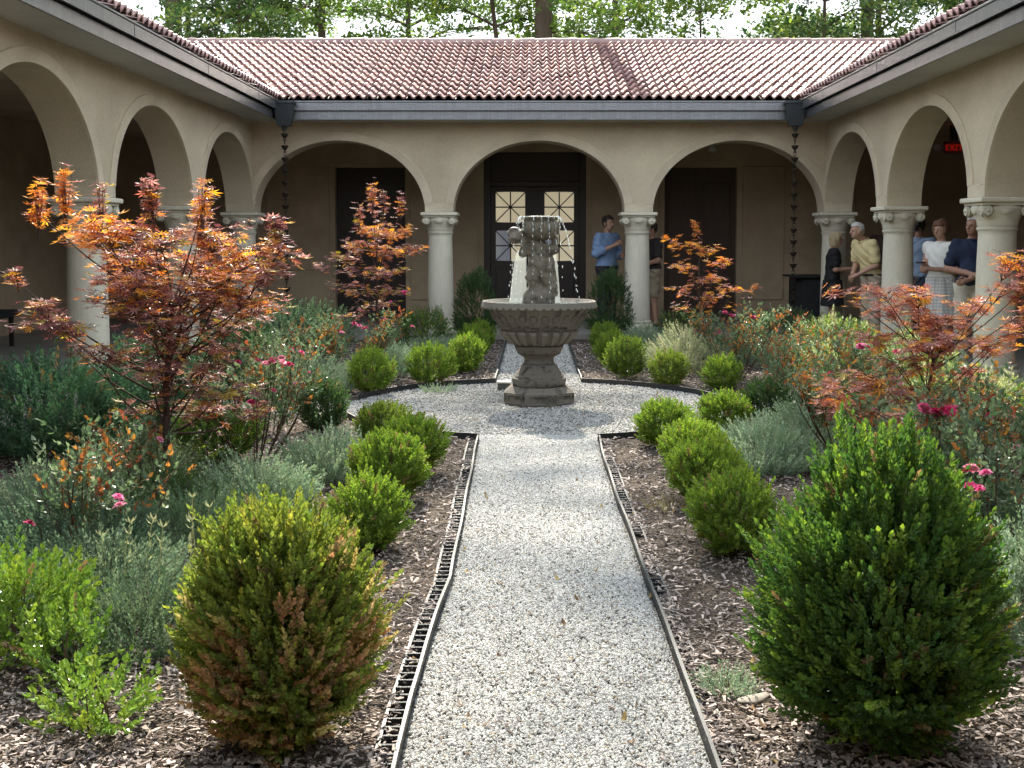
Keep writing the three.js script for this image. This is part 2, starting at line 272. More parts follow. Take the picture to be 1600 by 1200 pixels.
arcade(wing.back, FR.back, XL - WT / 2, XR + WT / 2, backCols);
arcade(wing.left, FR.left, DF + WT / 2 + 0.002, DB - WT / 2 - 0.002, sideCols);
arcade(wing.right, FR.right, -DB + WT / 2 + 0.002, -DF - WT / 2 - 0.002, rightCols);
arcade(wing.front, FR.front, -XR - WT / 2, -XL + WT / 2, frontCols);
for (const x of backCols) column(wing.back, x, DB);
for (let k = 1; k < 6; k++) { column(wing.left, XL, sideCols[k]); column(wing.right, XR, sideCols[k]); }
for (const x of backCols) column(wing.front, x, DF);
const E0 = EAVE;   // eave line, from the column line
eaveParts(wing.back, FR.back, XL + E0, XR - E0, E0);
eaveParts(wing.left, FR.left, DF + E0 + 0.02, DB - E0 - 0.02, E0);
eaveParts(wing.right, FR.right, -DB + E0 + 0.02, -DF - E0 - 0.02, E0);
eaveParts(wing.front, FR.front, -XR + E0, -XL - E0, E0);
{ // soffit corners
  for (const [x, d, w] of [[XL, DB, 'back'], [XR, DB, 'back'], [XL, DF, 'front'], [XR, DF, 'front']]) mesh('soffit', box(E0 - WT / 2, 0.02, E0 - WT / 2, x + Math.sign(-x) * (E0 + WT / 2) / 2, SOFFIT + 0.0105, -d + (d === DB ? 1 : -1) * (E0 + WT / 2) / 2), M.soffit, wing[w]);
}
const OW = E0 + 0.06;
roofSide(wing.back, FR.back, OW, 14, (s) => [XL + E0 - 0.06 - s, XR - E0 + 0.06 + s], (p) => p[2] < 4, 0, R0);
roofSide(wing.left, FR.left, OW, 4, (s) => [DF + 1, DB - E0 + 0.06 + s], (p) => p[2] === 0 && p[0] > 8.5, 0, R0);
roofSide(wing.right, FR.right, OW, 4, (s) => [-DB + E0 - 0.06 - s, -DF - 1], (p) => p[2] === 0 && p[0] < -8.5, 0, R0);
roofSide(wing.front, FR.front, OW, 2, (s) => [-XR + E0 - 0.06 - s, -XL - E0 + 0.06 + s], () => false, 0, R0);
// outer roof slopes, ridge caps
{
  const yr = TILEY + RIDGE * SLOPE - 0.03, quad = (a, b, c, d) => { const g = new THREE.BufferGeometry(); g.setAttribute('position', new THREE.Float32BufferAttribute([a, b, c, a, c, d].flatMap((p) => p.toArray()), 3)); g.computeVertexNormals(); return g; };
  const rx0 = XL + OW - RIDGE, rx1 = XR - OW + RIDGE, rd = DB - OW + RIDGE, rf = DF + OW - RIDGE, o = 4.2, yo = yr - o * SLOPE;
  mesh('rear_roof', quad(P(rx0, yr, rd), P(rx1, yr, rd), P(rx1 + o, yo, rd + o), P(rx0 - o, yo, rd + o)), tileMats[1], wing.back);
  mesh('rear_roof', quad(P(rx0, yr, rd), P(rx0, yr, rf), P(rx0 - o, yo, rf - o), P(rx0 - o, yo, rd + o)), tileMats[1], wing.left);
  mesh('rear_roof', quad(P(rx1, yr, rd), P(rx1, yr, rf), P(rx1 + o, yo, rf - o), P(rx1 + o, yo, rd + o)), tileMats[1], wing.right);
  mesh('rear_roof', quad(P(rx0, yr, rf), P(rx1, yr, rf), P(rx1 + o, yo, rf - o), P(rx0 - o, yo, rf - o)), tileMats[1], wing.front);
  const capG = (() => { const g = new THREE.CylinderGeometry(0.085, 0.098, 0.42, 12, 1, false); g.rotateZ(Math.PI / 2); return g; })();
  const capMats = [[0.3, 0.2, 0.185], [0.26, 0.17, 0.16], [0.33, 0.23, 0.21]].map(([r, g, b]) => std({ color: lin(r, g, b), roughness: 0.6, bumpMap: rep(grain, 3), bumpScale: 0.003 }));
  for (let x = rx0 - 0.1, i = 0; x < rx1 + 0.2; x += 0.39, i++) { const c = mesh('ridge_cap', capG, capMats[Math.floor(R0() * 3)], wing.back); c.position.copy(P(x, yr + 0.06 + (R0() - 0.5) * 0.008, rd)); c.rotation.z = (R0() - 0.5) * 0.02; }
}
// floors, inner walls, ceilings
const fl = 0.28;
mesh('arcade_floor', box(XR - XL + 2 * OUT, 0.25, DBI - DB + fl, (XL + XR) / 2, FLOOR - 0.125, -(DBI + DB - fl) / 2), M.floor, wing.back);
mesh('arcade_floor', box(OUT + fl, 0.25, DB - DF - 2 * fl - 0.004, XL - OUT / 2 + fl / 2, FLOOR - 0.125, -(DB + DF) / 2), M.floor, wing.left);
mesh('arcade_floor', box(OUT + fl, 0.25, DB - DF - 2 * fl - 0.004, XR + OUT / 2 - fl / 2, FLOOR - 0.125, -(DB + DF) / 2), M.floor, wing.right);
mesh('arcade_floor', box(XR - XL + 2 * OUT, 0.25, OUT + fl, (XL + XR) / 2, FLOOR - 0.125, -DF + (OUT - fl) / 2), M.floor, wing.front);
const CEIL = 3.42, wallMid = (y0, y1) => [(y0 + y1) / 2, y1 - y0];
mesh('ceiling', box(XR - XL + 2 * OUT + 0.3, 0.06, DBI - DB - WT / 2 + 0.2, (XL + XR) / 2, CEIL + 0.03, -(DBI + DB + WT / 2 + 0.2) / 2), M.inner, wing.back);
mesh('ceiling', box(OUT - WT / 2, 0.06, DB - DF + WT - 0.01, XL - WT / 2 - (OUT - WT / 2) / 2 - 0.002, CEIL + 0.034, -(DB + DF) / 2), M.inner, wing.left);
mesh('ceiling', box(OUT - WT / 2, 0.06, DB - DF + WT - 0.01, XR + WT / 2 + (OUT - WT / 2) / 2 + 0.002, CEIL + 0.034, -(DB + DF) / 2), M.inner, wing.right);
mesh('ceiling', box(XR - XL + 2 * OUT + 0.3, 0.06, OUT - WT / 2 + 0.2, (XL + XR) / 2, CEIL + 0.03, -DF + (OUT + WT / 2 + 0.2) / 2), M.inner, wing.front);
// back inner wall with openings for the doors
{
  const s = new THREE.Shape(); s.moveTo(XL - OUT, 0); s.lineTo(XR + OUT, 0); s.lineTo(XR + OUT, CEIL); s.lineTo(XL - OUT, CEIL); s.closePath();
  for (const [a, b, t] of [[-0.92, 0.96, 3.16], [-3.65, -2.36, 2.88], [2.4, 3.73, 2.88]]) { const h = new THREE.Path(); h.moveTo(a, FLOOR); h.lineTo(a, t); h.lineTo(b, t); h.lineTo(b, FLOOR); h.closePath(); s.holes.push(h); }
  const g = new THREE.ExtrudeGeometry(s, { depth: 0.25, bevelEnabled: false }); g.translate(0, 0, -DBI - 0.25); mesh('inner_wall', g, M.inner, wing.back);
  for (const [a, b, y0, y1] of [[-4.9, -3.75, 1.0, 2.9], [-2.26, -1.02, 0.45, 2.9], [1.06, 2.3, 0.45, 2.9], [3.83, 4.6, 0.45, 2.9], [4.72, 5.9, 0.45, 2.9], [-6.4, -5.02, 0.45, 2.9], [-4.9, -3.75, 0.2, 0.92]]) {   // raised stucco panels
    mesh('wall_panel', rbox(b - a, y1 - y0, 0.05, 0.012, (a + b) / 2, (y0 + y1) / 2, -DBI + 0.012), M.inner, wing.back);
  }
  mesh('skirting', box(3 - 0.35, 0.16, 0.03, -5.2, FLOOR + 0.08, -DBI + 0.016), M.inner, wing.back);
  // door recesses
  mesh('vestibule_wall', box(2.3, 3.4, 0.05, 0.02, 1.7, -DBI - 0.3), M.door, wing.back); mesh('vestibule_wall', box(1.6, 3.1, 0.05, 3.065, 1.55, -DBI - 0.3), M.door, wing.back);
  mesh('recess_panel', box(1.29, 2.78, 0.05, -3.005, 1.49, -DBI - 0.2), M.door, wing.back);
  const rd = sub('door', wing.back, P(3.065, 0, DBI + 0.16)); mesh('door_board', box(1.33, 2.78, 0.05, 0, 1.49, 0), M.brownDoor, rd);
  for (const [x, y, w, h] of [[-0.32, 0.75, 0.5, 1.0], [0.32, 0.75, 0.5, 1.0], [-0.32, 2.0, 0.5, 1.2], [0.32, 2.0, 0.5, 1.2]]) mesh('door_panel', rbox(w, h, 0.03, 0.01, x, y, 0.03), M.brownDoor, rd);
  // the double door
  const fr = sub('door_frame', wing.back, P(0.02, 0, DBI + 0.1));
  mesh('jamb', box(0.12, 3.06, 0.2, -0.88, 1.63, 0), M.door, fr); mesh('jamb', box(0.12, 3.06, 0.2, 0.88, 1.63, 0), M.door, fr); mesh('transom_panel', rbox(1.64, 0.54, 0.08, 0.01, 0, 2.89, 0), M.door, fr); mesh('transom_bar', box(1.64, 0.08, 0.18, 0, 2.575, 0), M.door, fr);
  for (const sgn of [-1, 1]) {
    const dl = sub('door', wing.back, P(0.02 + sgn * 0.45 + 0.0, 0, DBI + 0.12)); dl.userData.label = sgn < 0 ? 'left leaf of the dark double door' : 'right leaf of the dark double door';
    const s2 = new THREE.Shape(); s2.moveTo(-0.365, FLOOR + 0.01); s2.lineTo(0.365, FLOOR + 0.01); s2.lineTo(0.365, 2.53); s2.lineTo(-0.365, 2.53); s2.closePath();
    for (const y of [2.155, 1.445]) { const h = new THREE.Path(); h.moveTo(-0.27, y - 0.28); h.lineTo(-0.27, y + 0.28); h.lineTo(0.27, y + 0.28); h.lineTo(0.27, y - 0.28); h.closePath(); s2.holes.push(h); }
    const g2 = new THREE.ExtrudeGeometry(s2, { depth: 0.05, bevelEnabled: false }); g2.translate(0, 0, -0.025); mesh('stile', g2, M.door, dl);
    mesh('door_panel', rbox(0.54, 0.8, 0.02, 0.008, 0, 0.65, 0.03), M.door, dl);
    for (const y of [2.155, 1.445]) {
      for (let k = 0; k < 8; k++) {   // eight panes round the hub
        const a0 = k * Math.PI / 4, a1 = a0 + Math.PI / 4, edge = (a) => { const c = Math.cos(a), n = Math.sin(a), m = Math.max(Math.abs(c) / 0.27, Math.abs(n) / 0.28); return [c / m, n / m]; };
        const [x0, y0] = edge(a0), [x1, y1] = edge(a1), am = (a0 + a1) / 2, off = 0.011, ox = Math.cos(am) * off * 2, oy = Math.sin(am) * off * 2, sh = new THREE.Shape(); sh.moveTo(ox, oy); sh.lineTo(x0 + ox * 0.2, y0 + oy * 0.2); sh.lineTo(x1 + ox * 0.2, y1 + oy * 0.2); sh.closePath();
        const pg = new THREE.ExtrudeGeometry(sh, { depth: 0.006, bevelEnabled: false }); pg.translate(0, y, -0.004); mesh('pane', pg, y < 2 && (sgn < 0 ? k >= 2 && k <= 5 : k >= 3 && k <= 4) ? M.paneDim : M.pane, dl);
      }
      for (const a of [0, Math.PI / 2]) { const b = box(0.55, 0.024, 0.03); b.rotateZ(a); b.translate(0, y, 0.004); mesh('muntin', b, M.door, dl); }
      for (const a of [Math.PI / 4, -Math.PI / 4]) { const b = box(0.77, 0.02, 0.024); b.rotateZ(a); b.translate(0, y, 0.003); mesh('muntin', b, M.door, dl); }
    }
    mesh('handle', tube([V(-sgn * 0.32, 0.95, 0.03), V(-sgn * 0.32, 0.97, 0.08), V(-sgn * 0.32, 1.2, 0.08), V(-sgn * 0.32, 1.22, 0.03)], 0.01), M.copper, dl);
  }
}
// outer walls of the other wings
mesh('outer_wall', box(0.25, CEIL + 0.2, DBI - DF + OUT + 0.5, XL - OUT - 0.13, CEIL / 2, -(DBI + DF - OUT) / 2 - 0.25), M.inner, wing.left);
mesh('outer_wall', box(0.25, CEIL + 0.2, DBI - DF + OUT + 0.5, XR + OUT + 0.13, CEIL / 2, -(DBI + DF - OUT) / 2 - 0.25), M.inner, wing.right);
mesh('outer_wall', box(XR - XL + 2 * OUT, CEIL + 0.2, 0.25, (XL + XR) / 2, CEIL / 2, -DF + OUT + 0.13), M.inner, wing.front);
{ // dark doorway in the left outer wall
  const x = XL - OUT + 0.02;
  for (const d of [15.3, 9.5]) { const g = sub('door', wing.left, P(x, 0, d)); mesh('door_board', box(0.04, 2.3, 1.5, 0, 1.25, 0), M.door, g); for (const z of [-0.8, 0.8]) mesh('jamb', box(0.08, 2.4, 0.1, 0.01, 1.3, z), M.inner, g); mesh('lintel', box(0.08, 0.1, 1.7, 0.01, 2.55, 0), M.inner, g); }
  for (const d of [13.2, 8.5]) { const g = sub('door', wing.right, P(XR + OUT - 0.02, 0, d)); mesh('door_board', box(0.04, 2.3, 1.8, 0, 1.25, 0), M.door, g); for (const z of [-0.95, 0.95]) mesh('jamb', box(0.08, 2.4, 0.1, -0.01, 1.3, z), M.inner, g); mesh('lintel', box(0.08, 0.1, 2, -0.01, 2.55, 0), M.inner, g); }
}
// rain-water heads and chains
for (const [x, side] of [[XL + E0 + 0.17, 'left'], [XR - E0 - 0.15, 'right']]) {
  const d = DB - E0 - 0.16, h = thing('rainwater_head', `dark tapered rainwater box at the ${side} inner corner of the eaves`, 'gutter box', P(x, 0, d), 0, 'rainwater boxes');
  const fr = new THREE.CylinderGeometry(0.2, 0.135, 0.34, 4, 1, true); fr.rotateY(Math.PI / 4); fr.scale(1, 1, 0.8); fr.translate(0, 3.4, 0); mesh('box', toCreasedNormals(fr, 0.4), M.lead, h);
  mesh('bottom', box(0.18, 0.015, 0.15, 0, 3.235, 0), M.lead, h); mesh('rim', merge([box(0.32, 0.035, 0.02, 0, 3.575, 0.12), box(0.32, 0.035, 0.02, 0, 3.575, -0.12), box(0.02, 0.035, 0.22, 0.15, 3.575, 0), box(0.02, 0.035, 0.22, -0.15, 3.575, 0)]), M.lead, h);
  mesh('outlet', lathe([[0.03, 3.16], [0.045, 3.23]], 10), M.lead, h);
  const c = thing('rain_chain', `hanging rain chain of small cups at the ${side} corner`, 'rain chain', P(x, 0, d), 0, 'rain chains');
  const cup = lathe([[0.012, -0.05], [0.03, -0.035], [0.05, 0], [0.056, 0.02], [0.05, 0.018], [0.026, -0.028]], 10), link = new THREE.TorusGeometry(0.02, 0.005, 5, 10); link.scale(1, 1.9, 1);
  for (let k = 0, y = 3.1; y > 0.25; y -= 0.175, k++) { const q = mesh('cup', cup, M.copper, c); q.position.y = y; q.rotation.y = k; const l = mesh('link', link, M.copper, c); l.position.y = y + 0.075; l.rotation.y = k * 1.57; const l2 = mesh('link', link, M.copper, c); l2.position.y = y + 0.125; l2.rotation.y = k * 1.57 + 1.57; }
  mesh('splash_bowl', lathe([[0, 0.02], [0.14, 0.02], [0.2, 0.12], [0.21, 0.16], [0.19, 0.15], [0.12, 0.05], [0, 0.05]], 20), M.copper, c);
}
// exit sign with two lamp heads
{
  const p = px(1485, 232, 18.5), e = thing('exit_sign', 'red lit exit sign with twin lamp heads under the right arcade ceiling', 'sign', V(p.x, p.y, p.z));
  mesh('housing', rbox(0.32, 0.2, 0.05, 0.01), std({ color: lin(0.09, 0.045, 0.04), roughness: 0.5 }), e);
  const font = await new FontLoader().loadAsync('fonts/droid/droid_sans_bold.typeface.json'), t = new TextGeometry('EXIT', { font, size: 0.1, depth: 0.008, curveSegments: 4 }); t.computeBoundingBox(); t.center(); t.translate(0, 0, 0.028);
  mesh('lettering', t, std({ color: lin(0.3, 0.01, 0.005), emissive: lin(1, 0.03, 0.015), emissiveIntensity: 0.045 }), e);
  mesh('canopy_bracket', box(0.12, CEIL - p.y - 0.11, 0.04, 0, (CEIL - p.y) / 2 + 0.055, 0), M.lead, e);
  for (const s of [-1, 1]) { const l = mesh('lamp_head', lathe([[0, -0.06], [0.04, -0.05], [0.06, 0.03], [0.055, 0.04], [0, 0.035]], 14), M.soffit, e); l.rotation.x = Math.PI / 2; l.position.set(s * 0.28, -0.0, 0.02); mesh('arm', box(0.08, 0.02, 0.02, s * 0.21, 0.0, 0), M.soffit, e); }
  const glow = new THREE.PointLight(lin(1, 0.06, 0.03), 0.0015); glow.position.set(0, 0, 0.12); glow.castShadow = true; e.add(glow);
  const c = px(1112, 233, 19), cl = thing('ceiling_fixture', 'small white fixture under the ceiling behind the right-hand back arch', 'ceiling lamp', V(c.x, c.y, c.z));
  mesh('stem', tube([V(0, 0, 0), V(0, CEIL - c.y, 0)], 0.014), M.soffit, cl); mesh('shade', lathe([[0.02, 0.06], [0.07, 0.03], [0.08, -0.05], [0.06, -0.06], [0, -0.06]], 16), M.soffit, cl);
}
// ------------------------------------------------------------------ ground
const CX = 0.05, CD = 10.3, CR = 1.8;
function leftEdge(d) { return d < 4.9 ? -0.395 + 0.01 * Math.sin(d * 3) : -0.37 - 0.055 * (d - 4.9) / 3.4; }
function rightEdge(d) { return 0.52 - 0.03 * Math.max(0, Math.min(1, (d - 4.6) / 1.2)) + 0.008 * Math.sin(d * 2.4); }
function isGravel(x, d, m = 0) {
  if (Math.hypot(x - CX, d - CD) < CR + m) return true;
  if (d < CD && x > leftEdge(d) - m && x < rightEdge(d) + m) return true;
  if (d >= CD && Math.abs(x - CX) < 0.46 + m) return true;
  return Math.abs(d - CD) < 0.42 + m && true;
}
{
  const big = new THREE.PlaneGeometry(400, 400); big.rotateX(-Math.PI / 2); big.translate(0, -0.14, -60); const u = big.attributes.uv; for (let i = 0; i < u.count; i++) u.setXY(i, u.getX(i) * 400, u.getY(i) * 400); struct('ground', big, M.earth);
  const grid = (x0, x1, d0, d1, st, hf) => { const nx = Math.round((x1 - x0) / st), nd = Math.round((d1 - d0) / st), g = new THREE.PlaneGeometry(x1 - x0, d1 - d0, nx, nd); g.rotateX(-Math.PI / 2); g.translate((x0 + x1) / 2, 0, -(d0 + d1) / 2); const p = g.attributes.position, uv = g.attributes.uv; for (let i = 0; i < p.count; i++) { const x = p.getX(i), d = -p.getZ(i); p.setY(i, hf(x, d)); uv.setXY(i, x, d); } g.computeVertexNormals(); return g; };
  const x0 = XL + 0.26, x1 = XR - 0.26, d0 = DF + 0.26, d1 = DB - 0.26;
  struct('mulch_bed', grid(x0, x1, d0, d1, 0.05, (x, d) => isGravel(x, d, 0.012) ? -0.06 : 0.008 + 0.035 * (fbm(x * 2, d * 2, 0, 3) - 0.5) + 0.02 * (vnoise(x * 13, d * 13) - 0.5)), M.mulchGround);
  struct('gravel_path', grid(x0, x1, d0, d1, 0.1, (x, d) => isGravel(x, d, 0.14) ? -0.004 + 0.012 * (fbm(x * 1.5, d * 1.5, 0, 2) - 0.5) : -0.09), M.gravelGround);
  // loose stones and wood chips
  const R = rng(5), q = new THREE.Quaternion(), e = new THREE.Euler(), c = new THREE.Color();
  const stone = new THREE.IcosahedronGeometry(1, 0), sm = std({ color: lin(1, 1, 1), roughness: 0.85 }), spots = [];
  const addStones = (n, d0, d1, wide) => { for (let i = 0; i < n; i++) { const d = d0 + (d1 - d0) * Math.pow(R(), 1.25), x = CX + (R() - 0.5) * wide; if (isGravel(x, d, -0.01)) spots.push([x, d]); } };
  addStones(120000, 2.9, 8.8, 1.05); addStones(34000, 8.5, 12.2, 3.8); addStones(6000, 12, 16.5, 1);
  const st = new THREE.InstancedMesh(stone, sm, spots.length); st.name = 'loose_gravel'; tag(st, 'loose pale crushed gravel covering the paths', 'gravel', null, 'stuff'); st.castShadow = st.receiveShadow = true;
  spots.forEach(([x, d], i) => {
    const k = 0.0028 + 0.0032 * R() * R() + 0.0004 * d; e.set(R() * 6, R() * 6, R() * 6); q.setFromEuler(e);
    st.setMatrixAt(i, mat4(P(x, 0.001 + 0.012 * (fbm(x * 1.5, d * 1.5, 0, 2) - 0.5) + k * 0.3 * R(), d), q, V(k * (0.8 + R() * 0.8), k * (0.5 + R() * 0.4), k * (0.7 + R() * 0.6))));
    const t = R(), b = 0.37 + 0.19 * R(); t < 0.84 ? c.setRGB(b * 0.98, b * 0.96, b * 0.9) : t < 0.94 ? c.setRGB(b * 0.66, b * 0.59, b * 0.57) : t < 0.98 ? c.setRGB(0.36, 0.29, 0.2) : c.setRGB(0.09, 0.07, 0.055); st.setColorAt(i, c);
  });
  scene.add(st);
  const chip = box(1, 1, 1), cm = std({ color: lin(1, 1, 1), roughness: 0.95 }), cs = []; { const p = chip.attributes.position; for (let i = 0; i < p.count; i++) if (p.getX(i) > 0) { p.setY(i, p.getY(i) * 0.5); p.setZ(i, p.getZ(i) * 0.45); } chip.computeVertexNormals(); }
  for (let i = 0; i < 150000 && cs.length < 85000; i++) { const d = 2.6 + 14 * Math.pow(R(), 2.0), x = CX + (R() - 0.5) * Math.min(8.6, 1.4 + d * 1.05); if (x < x0 + 0.05 || x > x1 - 0.05) continue; const g = isGravel(x, d, 0.03); if (!g || R() < (d < 3.9 ? 0.045 : 0.014)) cs.push([x, d, g]); }
  for (let i = 0; i < 9000; i++) { const d = 2.8 + 5.8 * R(), s = R() < 0.5, off = 0.012 + 0.075 * R(); if (vnoise(d * 5, s ? 3 : 9) * 0.7 + 0.3 * R() > (s ? 0.74 : 0.55)) cs.push([s ? leftEdge(d) - off : rightEdge(d) + off, d, false, 0.012 + 0.02 * R() * vnoise(d * 5, s ? 3 : 9)]); }
  const im = new THREE.InstancedMesh(chip, cm, cs.length); im.name = 'mulch_chips'; tag(im, 'brown weathered wood chip mulch over the planting beds', 'mulch', null, 'stuff'); im.castShadow = im.receiveShadow = true;
  cs.forEach(([x, d, g, up], i) => {
    const L = (0.01 + 0.028 * R() * R()) * (g ? 0.7 : 1) * (1 + d * 0.05); e.set((R() - 0.5) * 0.9, R() * 6.3, (R() - 0.5) * 0.7); q.setFromEuler(e);
    im.setMatrixAt(i, mat4(P(x, (up ? up : g ? 0.006 : 0.022 + 0.035 * (fbm(x * 2, d * 2, 0, 3) - 0.5)) + 0.008 * R(), d), q, V(L, 0.003 + 0.004 * R(), L * (0.22 + 0.3 * R()))));
    const b = 0.09 + 0.4 * Math.pow(R(), 1.5), w = R(); c.setRGB(b * (1.06 + 0.1 * w), b * (0.86 + 0.1 * w), b * (0.72 + 0.16 * w)); im.setColorAt(i, c);
  });
  scene.add(im);
}
// plastic edging: an upright lip, an outer rail and cross bars
function edging(label, pts, side, web, group = 'black plastic path edgings') {
  const o = thing('path_edging', label, 'edging', V(0, 0, 0), 0, group), cur = new THREE.CatmullRomCurve3(pts.map(([x, d]) => P(x, 0, d)), false, 'catmullrom', 0.1), L = cur.getLength(), N = Math.max(8, Math.round(L / 0.08));
  const strip = (off, w, y0, y1) => { const pos = [], idx = []; for (let i = 0; i <= N; i++) { const p = cur.getPointAt(i / N), t = cur.getTangentAt(i / N), n = V(t.z, 0, -t.x).multiplyScalar(side), wob = 0.0022 * Math.sin(i * 0.37) * (off ? 1.3 : 1); for (const [k, y] of [[off + wob, y0], [off + wob, y1], [off + w + wob, y1], [off + w + wob, y0]]) pos.push(p.x + n.x * k, y, p.z + n.z * k); } for (let i = 0; i < N; i++) for (let k = 0; k < 4; k++) { const a = i * 4 + k, b = i * 4 + (k + 1) % 4; idx.push(a, b, a + 4, b, b + 4, a + 4); } for (const b of [0, N * 4]) idx.push(b, b + 1, b + 2, b, b + 2, b + 3); const g = new THREE.BufferGeometry(); g.setAttribute('position', new THREE.Float32BufferAttribute(pos, 3)); g.setIndex(idx); return toCreasedNormals(g, 0.6); };
  mesh('lip', strip(0, 0.007, -0.03, 0.046), M.rubber, o); mesh('rolled_edge', strip(-0.003, 0.012, 0.047, 0.056), M.rubber, o);
  if (web) {
    mesh('outer_rail', strip(0.066, 0.011, -0.004, 0.027), M.rubber, o);
    const bar = rbox(0.06, 0.028, 0.012, 0.003);
    for (let s = 0.03; s < L - 0.02; s += 0.062) { const t = cur.getTangentAt(s / L), n = V(t.z, 0, -t.x).multiplyScalar(side), p = cur.getPointAt(s / L), y = web(-p.z); const b = mesh('cross_bar', bar, M.rubber, o); b.position.set(p.x + n.x * 0.036, y, p.z + n.z * 0.036); b.rotation.y = Math.atan2(-n.z, n.x); }
  }
}
{
  const le = (a, b) => [0, 1, 2, 3, 4, 5].map((k) => { const d = a + (b - a) * k / 5; return [leftEdge(d) , d]; }), re = (a, b) => [0, 1, 2, 3, 4, 5, 6].map((k) => { const d = a + (b - a) * k / 6; return [rightEdge(d), d]; });
  const arc = (a0, a1) => Array.from({ length: 9 }, (_, k) => { const a = (a0 + (a1 - a0) * k / 8) * Math.PI / 180; return [CX + CR * Math.cos(a), CD + CR * Math.sin(a)]; });
  edging('black plastic edging nearest the camera on the left of the gravel path', le(2.75, 4.92), 1, () => 0.02);
  edging('black plastic edging left of the path from the overlap to the circle corner', le(4.9, 8.52), 1, (d) => d > 8.0 || (d > 6.9 && d < 7.3) ? 0.004 : 0.018);
  edging('black plastic edging along the right side of the front gravel path', re(2.75, 8.52), -1, (d) => (d > 5.7 && d < 8) || (d > 3.9 && d < 4.95) ? 0.016 : -0.012);
  const aL = 180 + Math.asin(0.42 / CR) * 180 / Math.PI, a2 = Math.acos(-0.475 / CR) * 180 / Math.PI, a3 = Math.acos(0.445 / CR) * 180 / Math.PI;
  edging('curved black edging of the gravel circle, front left of the fountain', arc(360 - a2, aL), -1, null); edging('curved black edging of the gravel circle, front right of the fountain', arc(360 - a3, 373.5 - 27), 1, null);
  edging('curved black edging of the gravel circle, behind the fountain on the left', arc(105, 166), 1, null); edging('curved black edging of the gravel circle, behind the fountain on the right', arc(75, 14), -1, null);
  edging('straight black edging left of the path between fountain and door', [[CX - 0.465, 12.05], [CX - 0.465, 14], [CX - 0.465, 17.1]], 1, null); edging('straight black edging right of the path between fountain and door', [[CX + 0.465, 12.05], [CX + 0.465, 14], [CX + 0.465, 17.1]], -1, null);
}

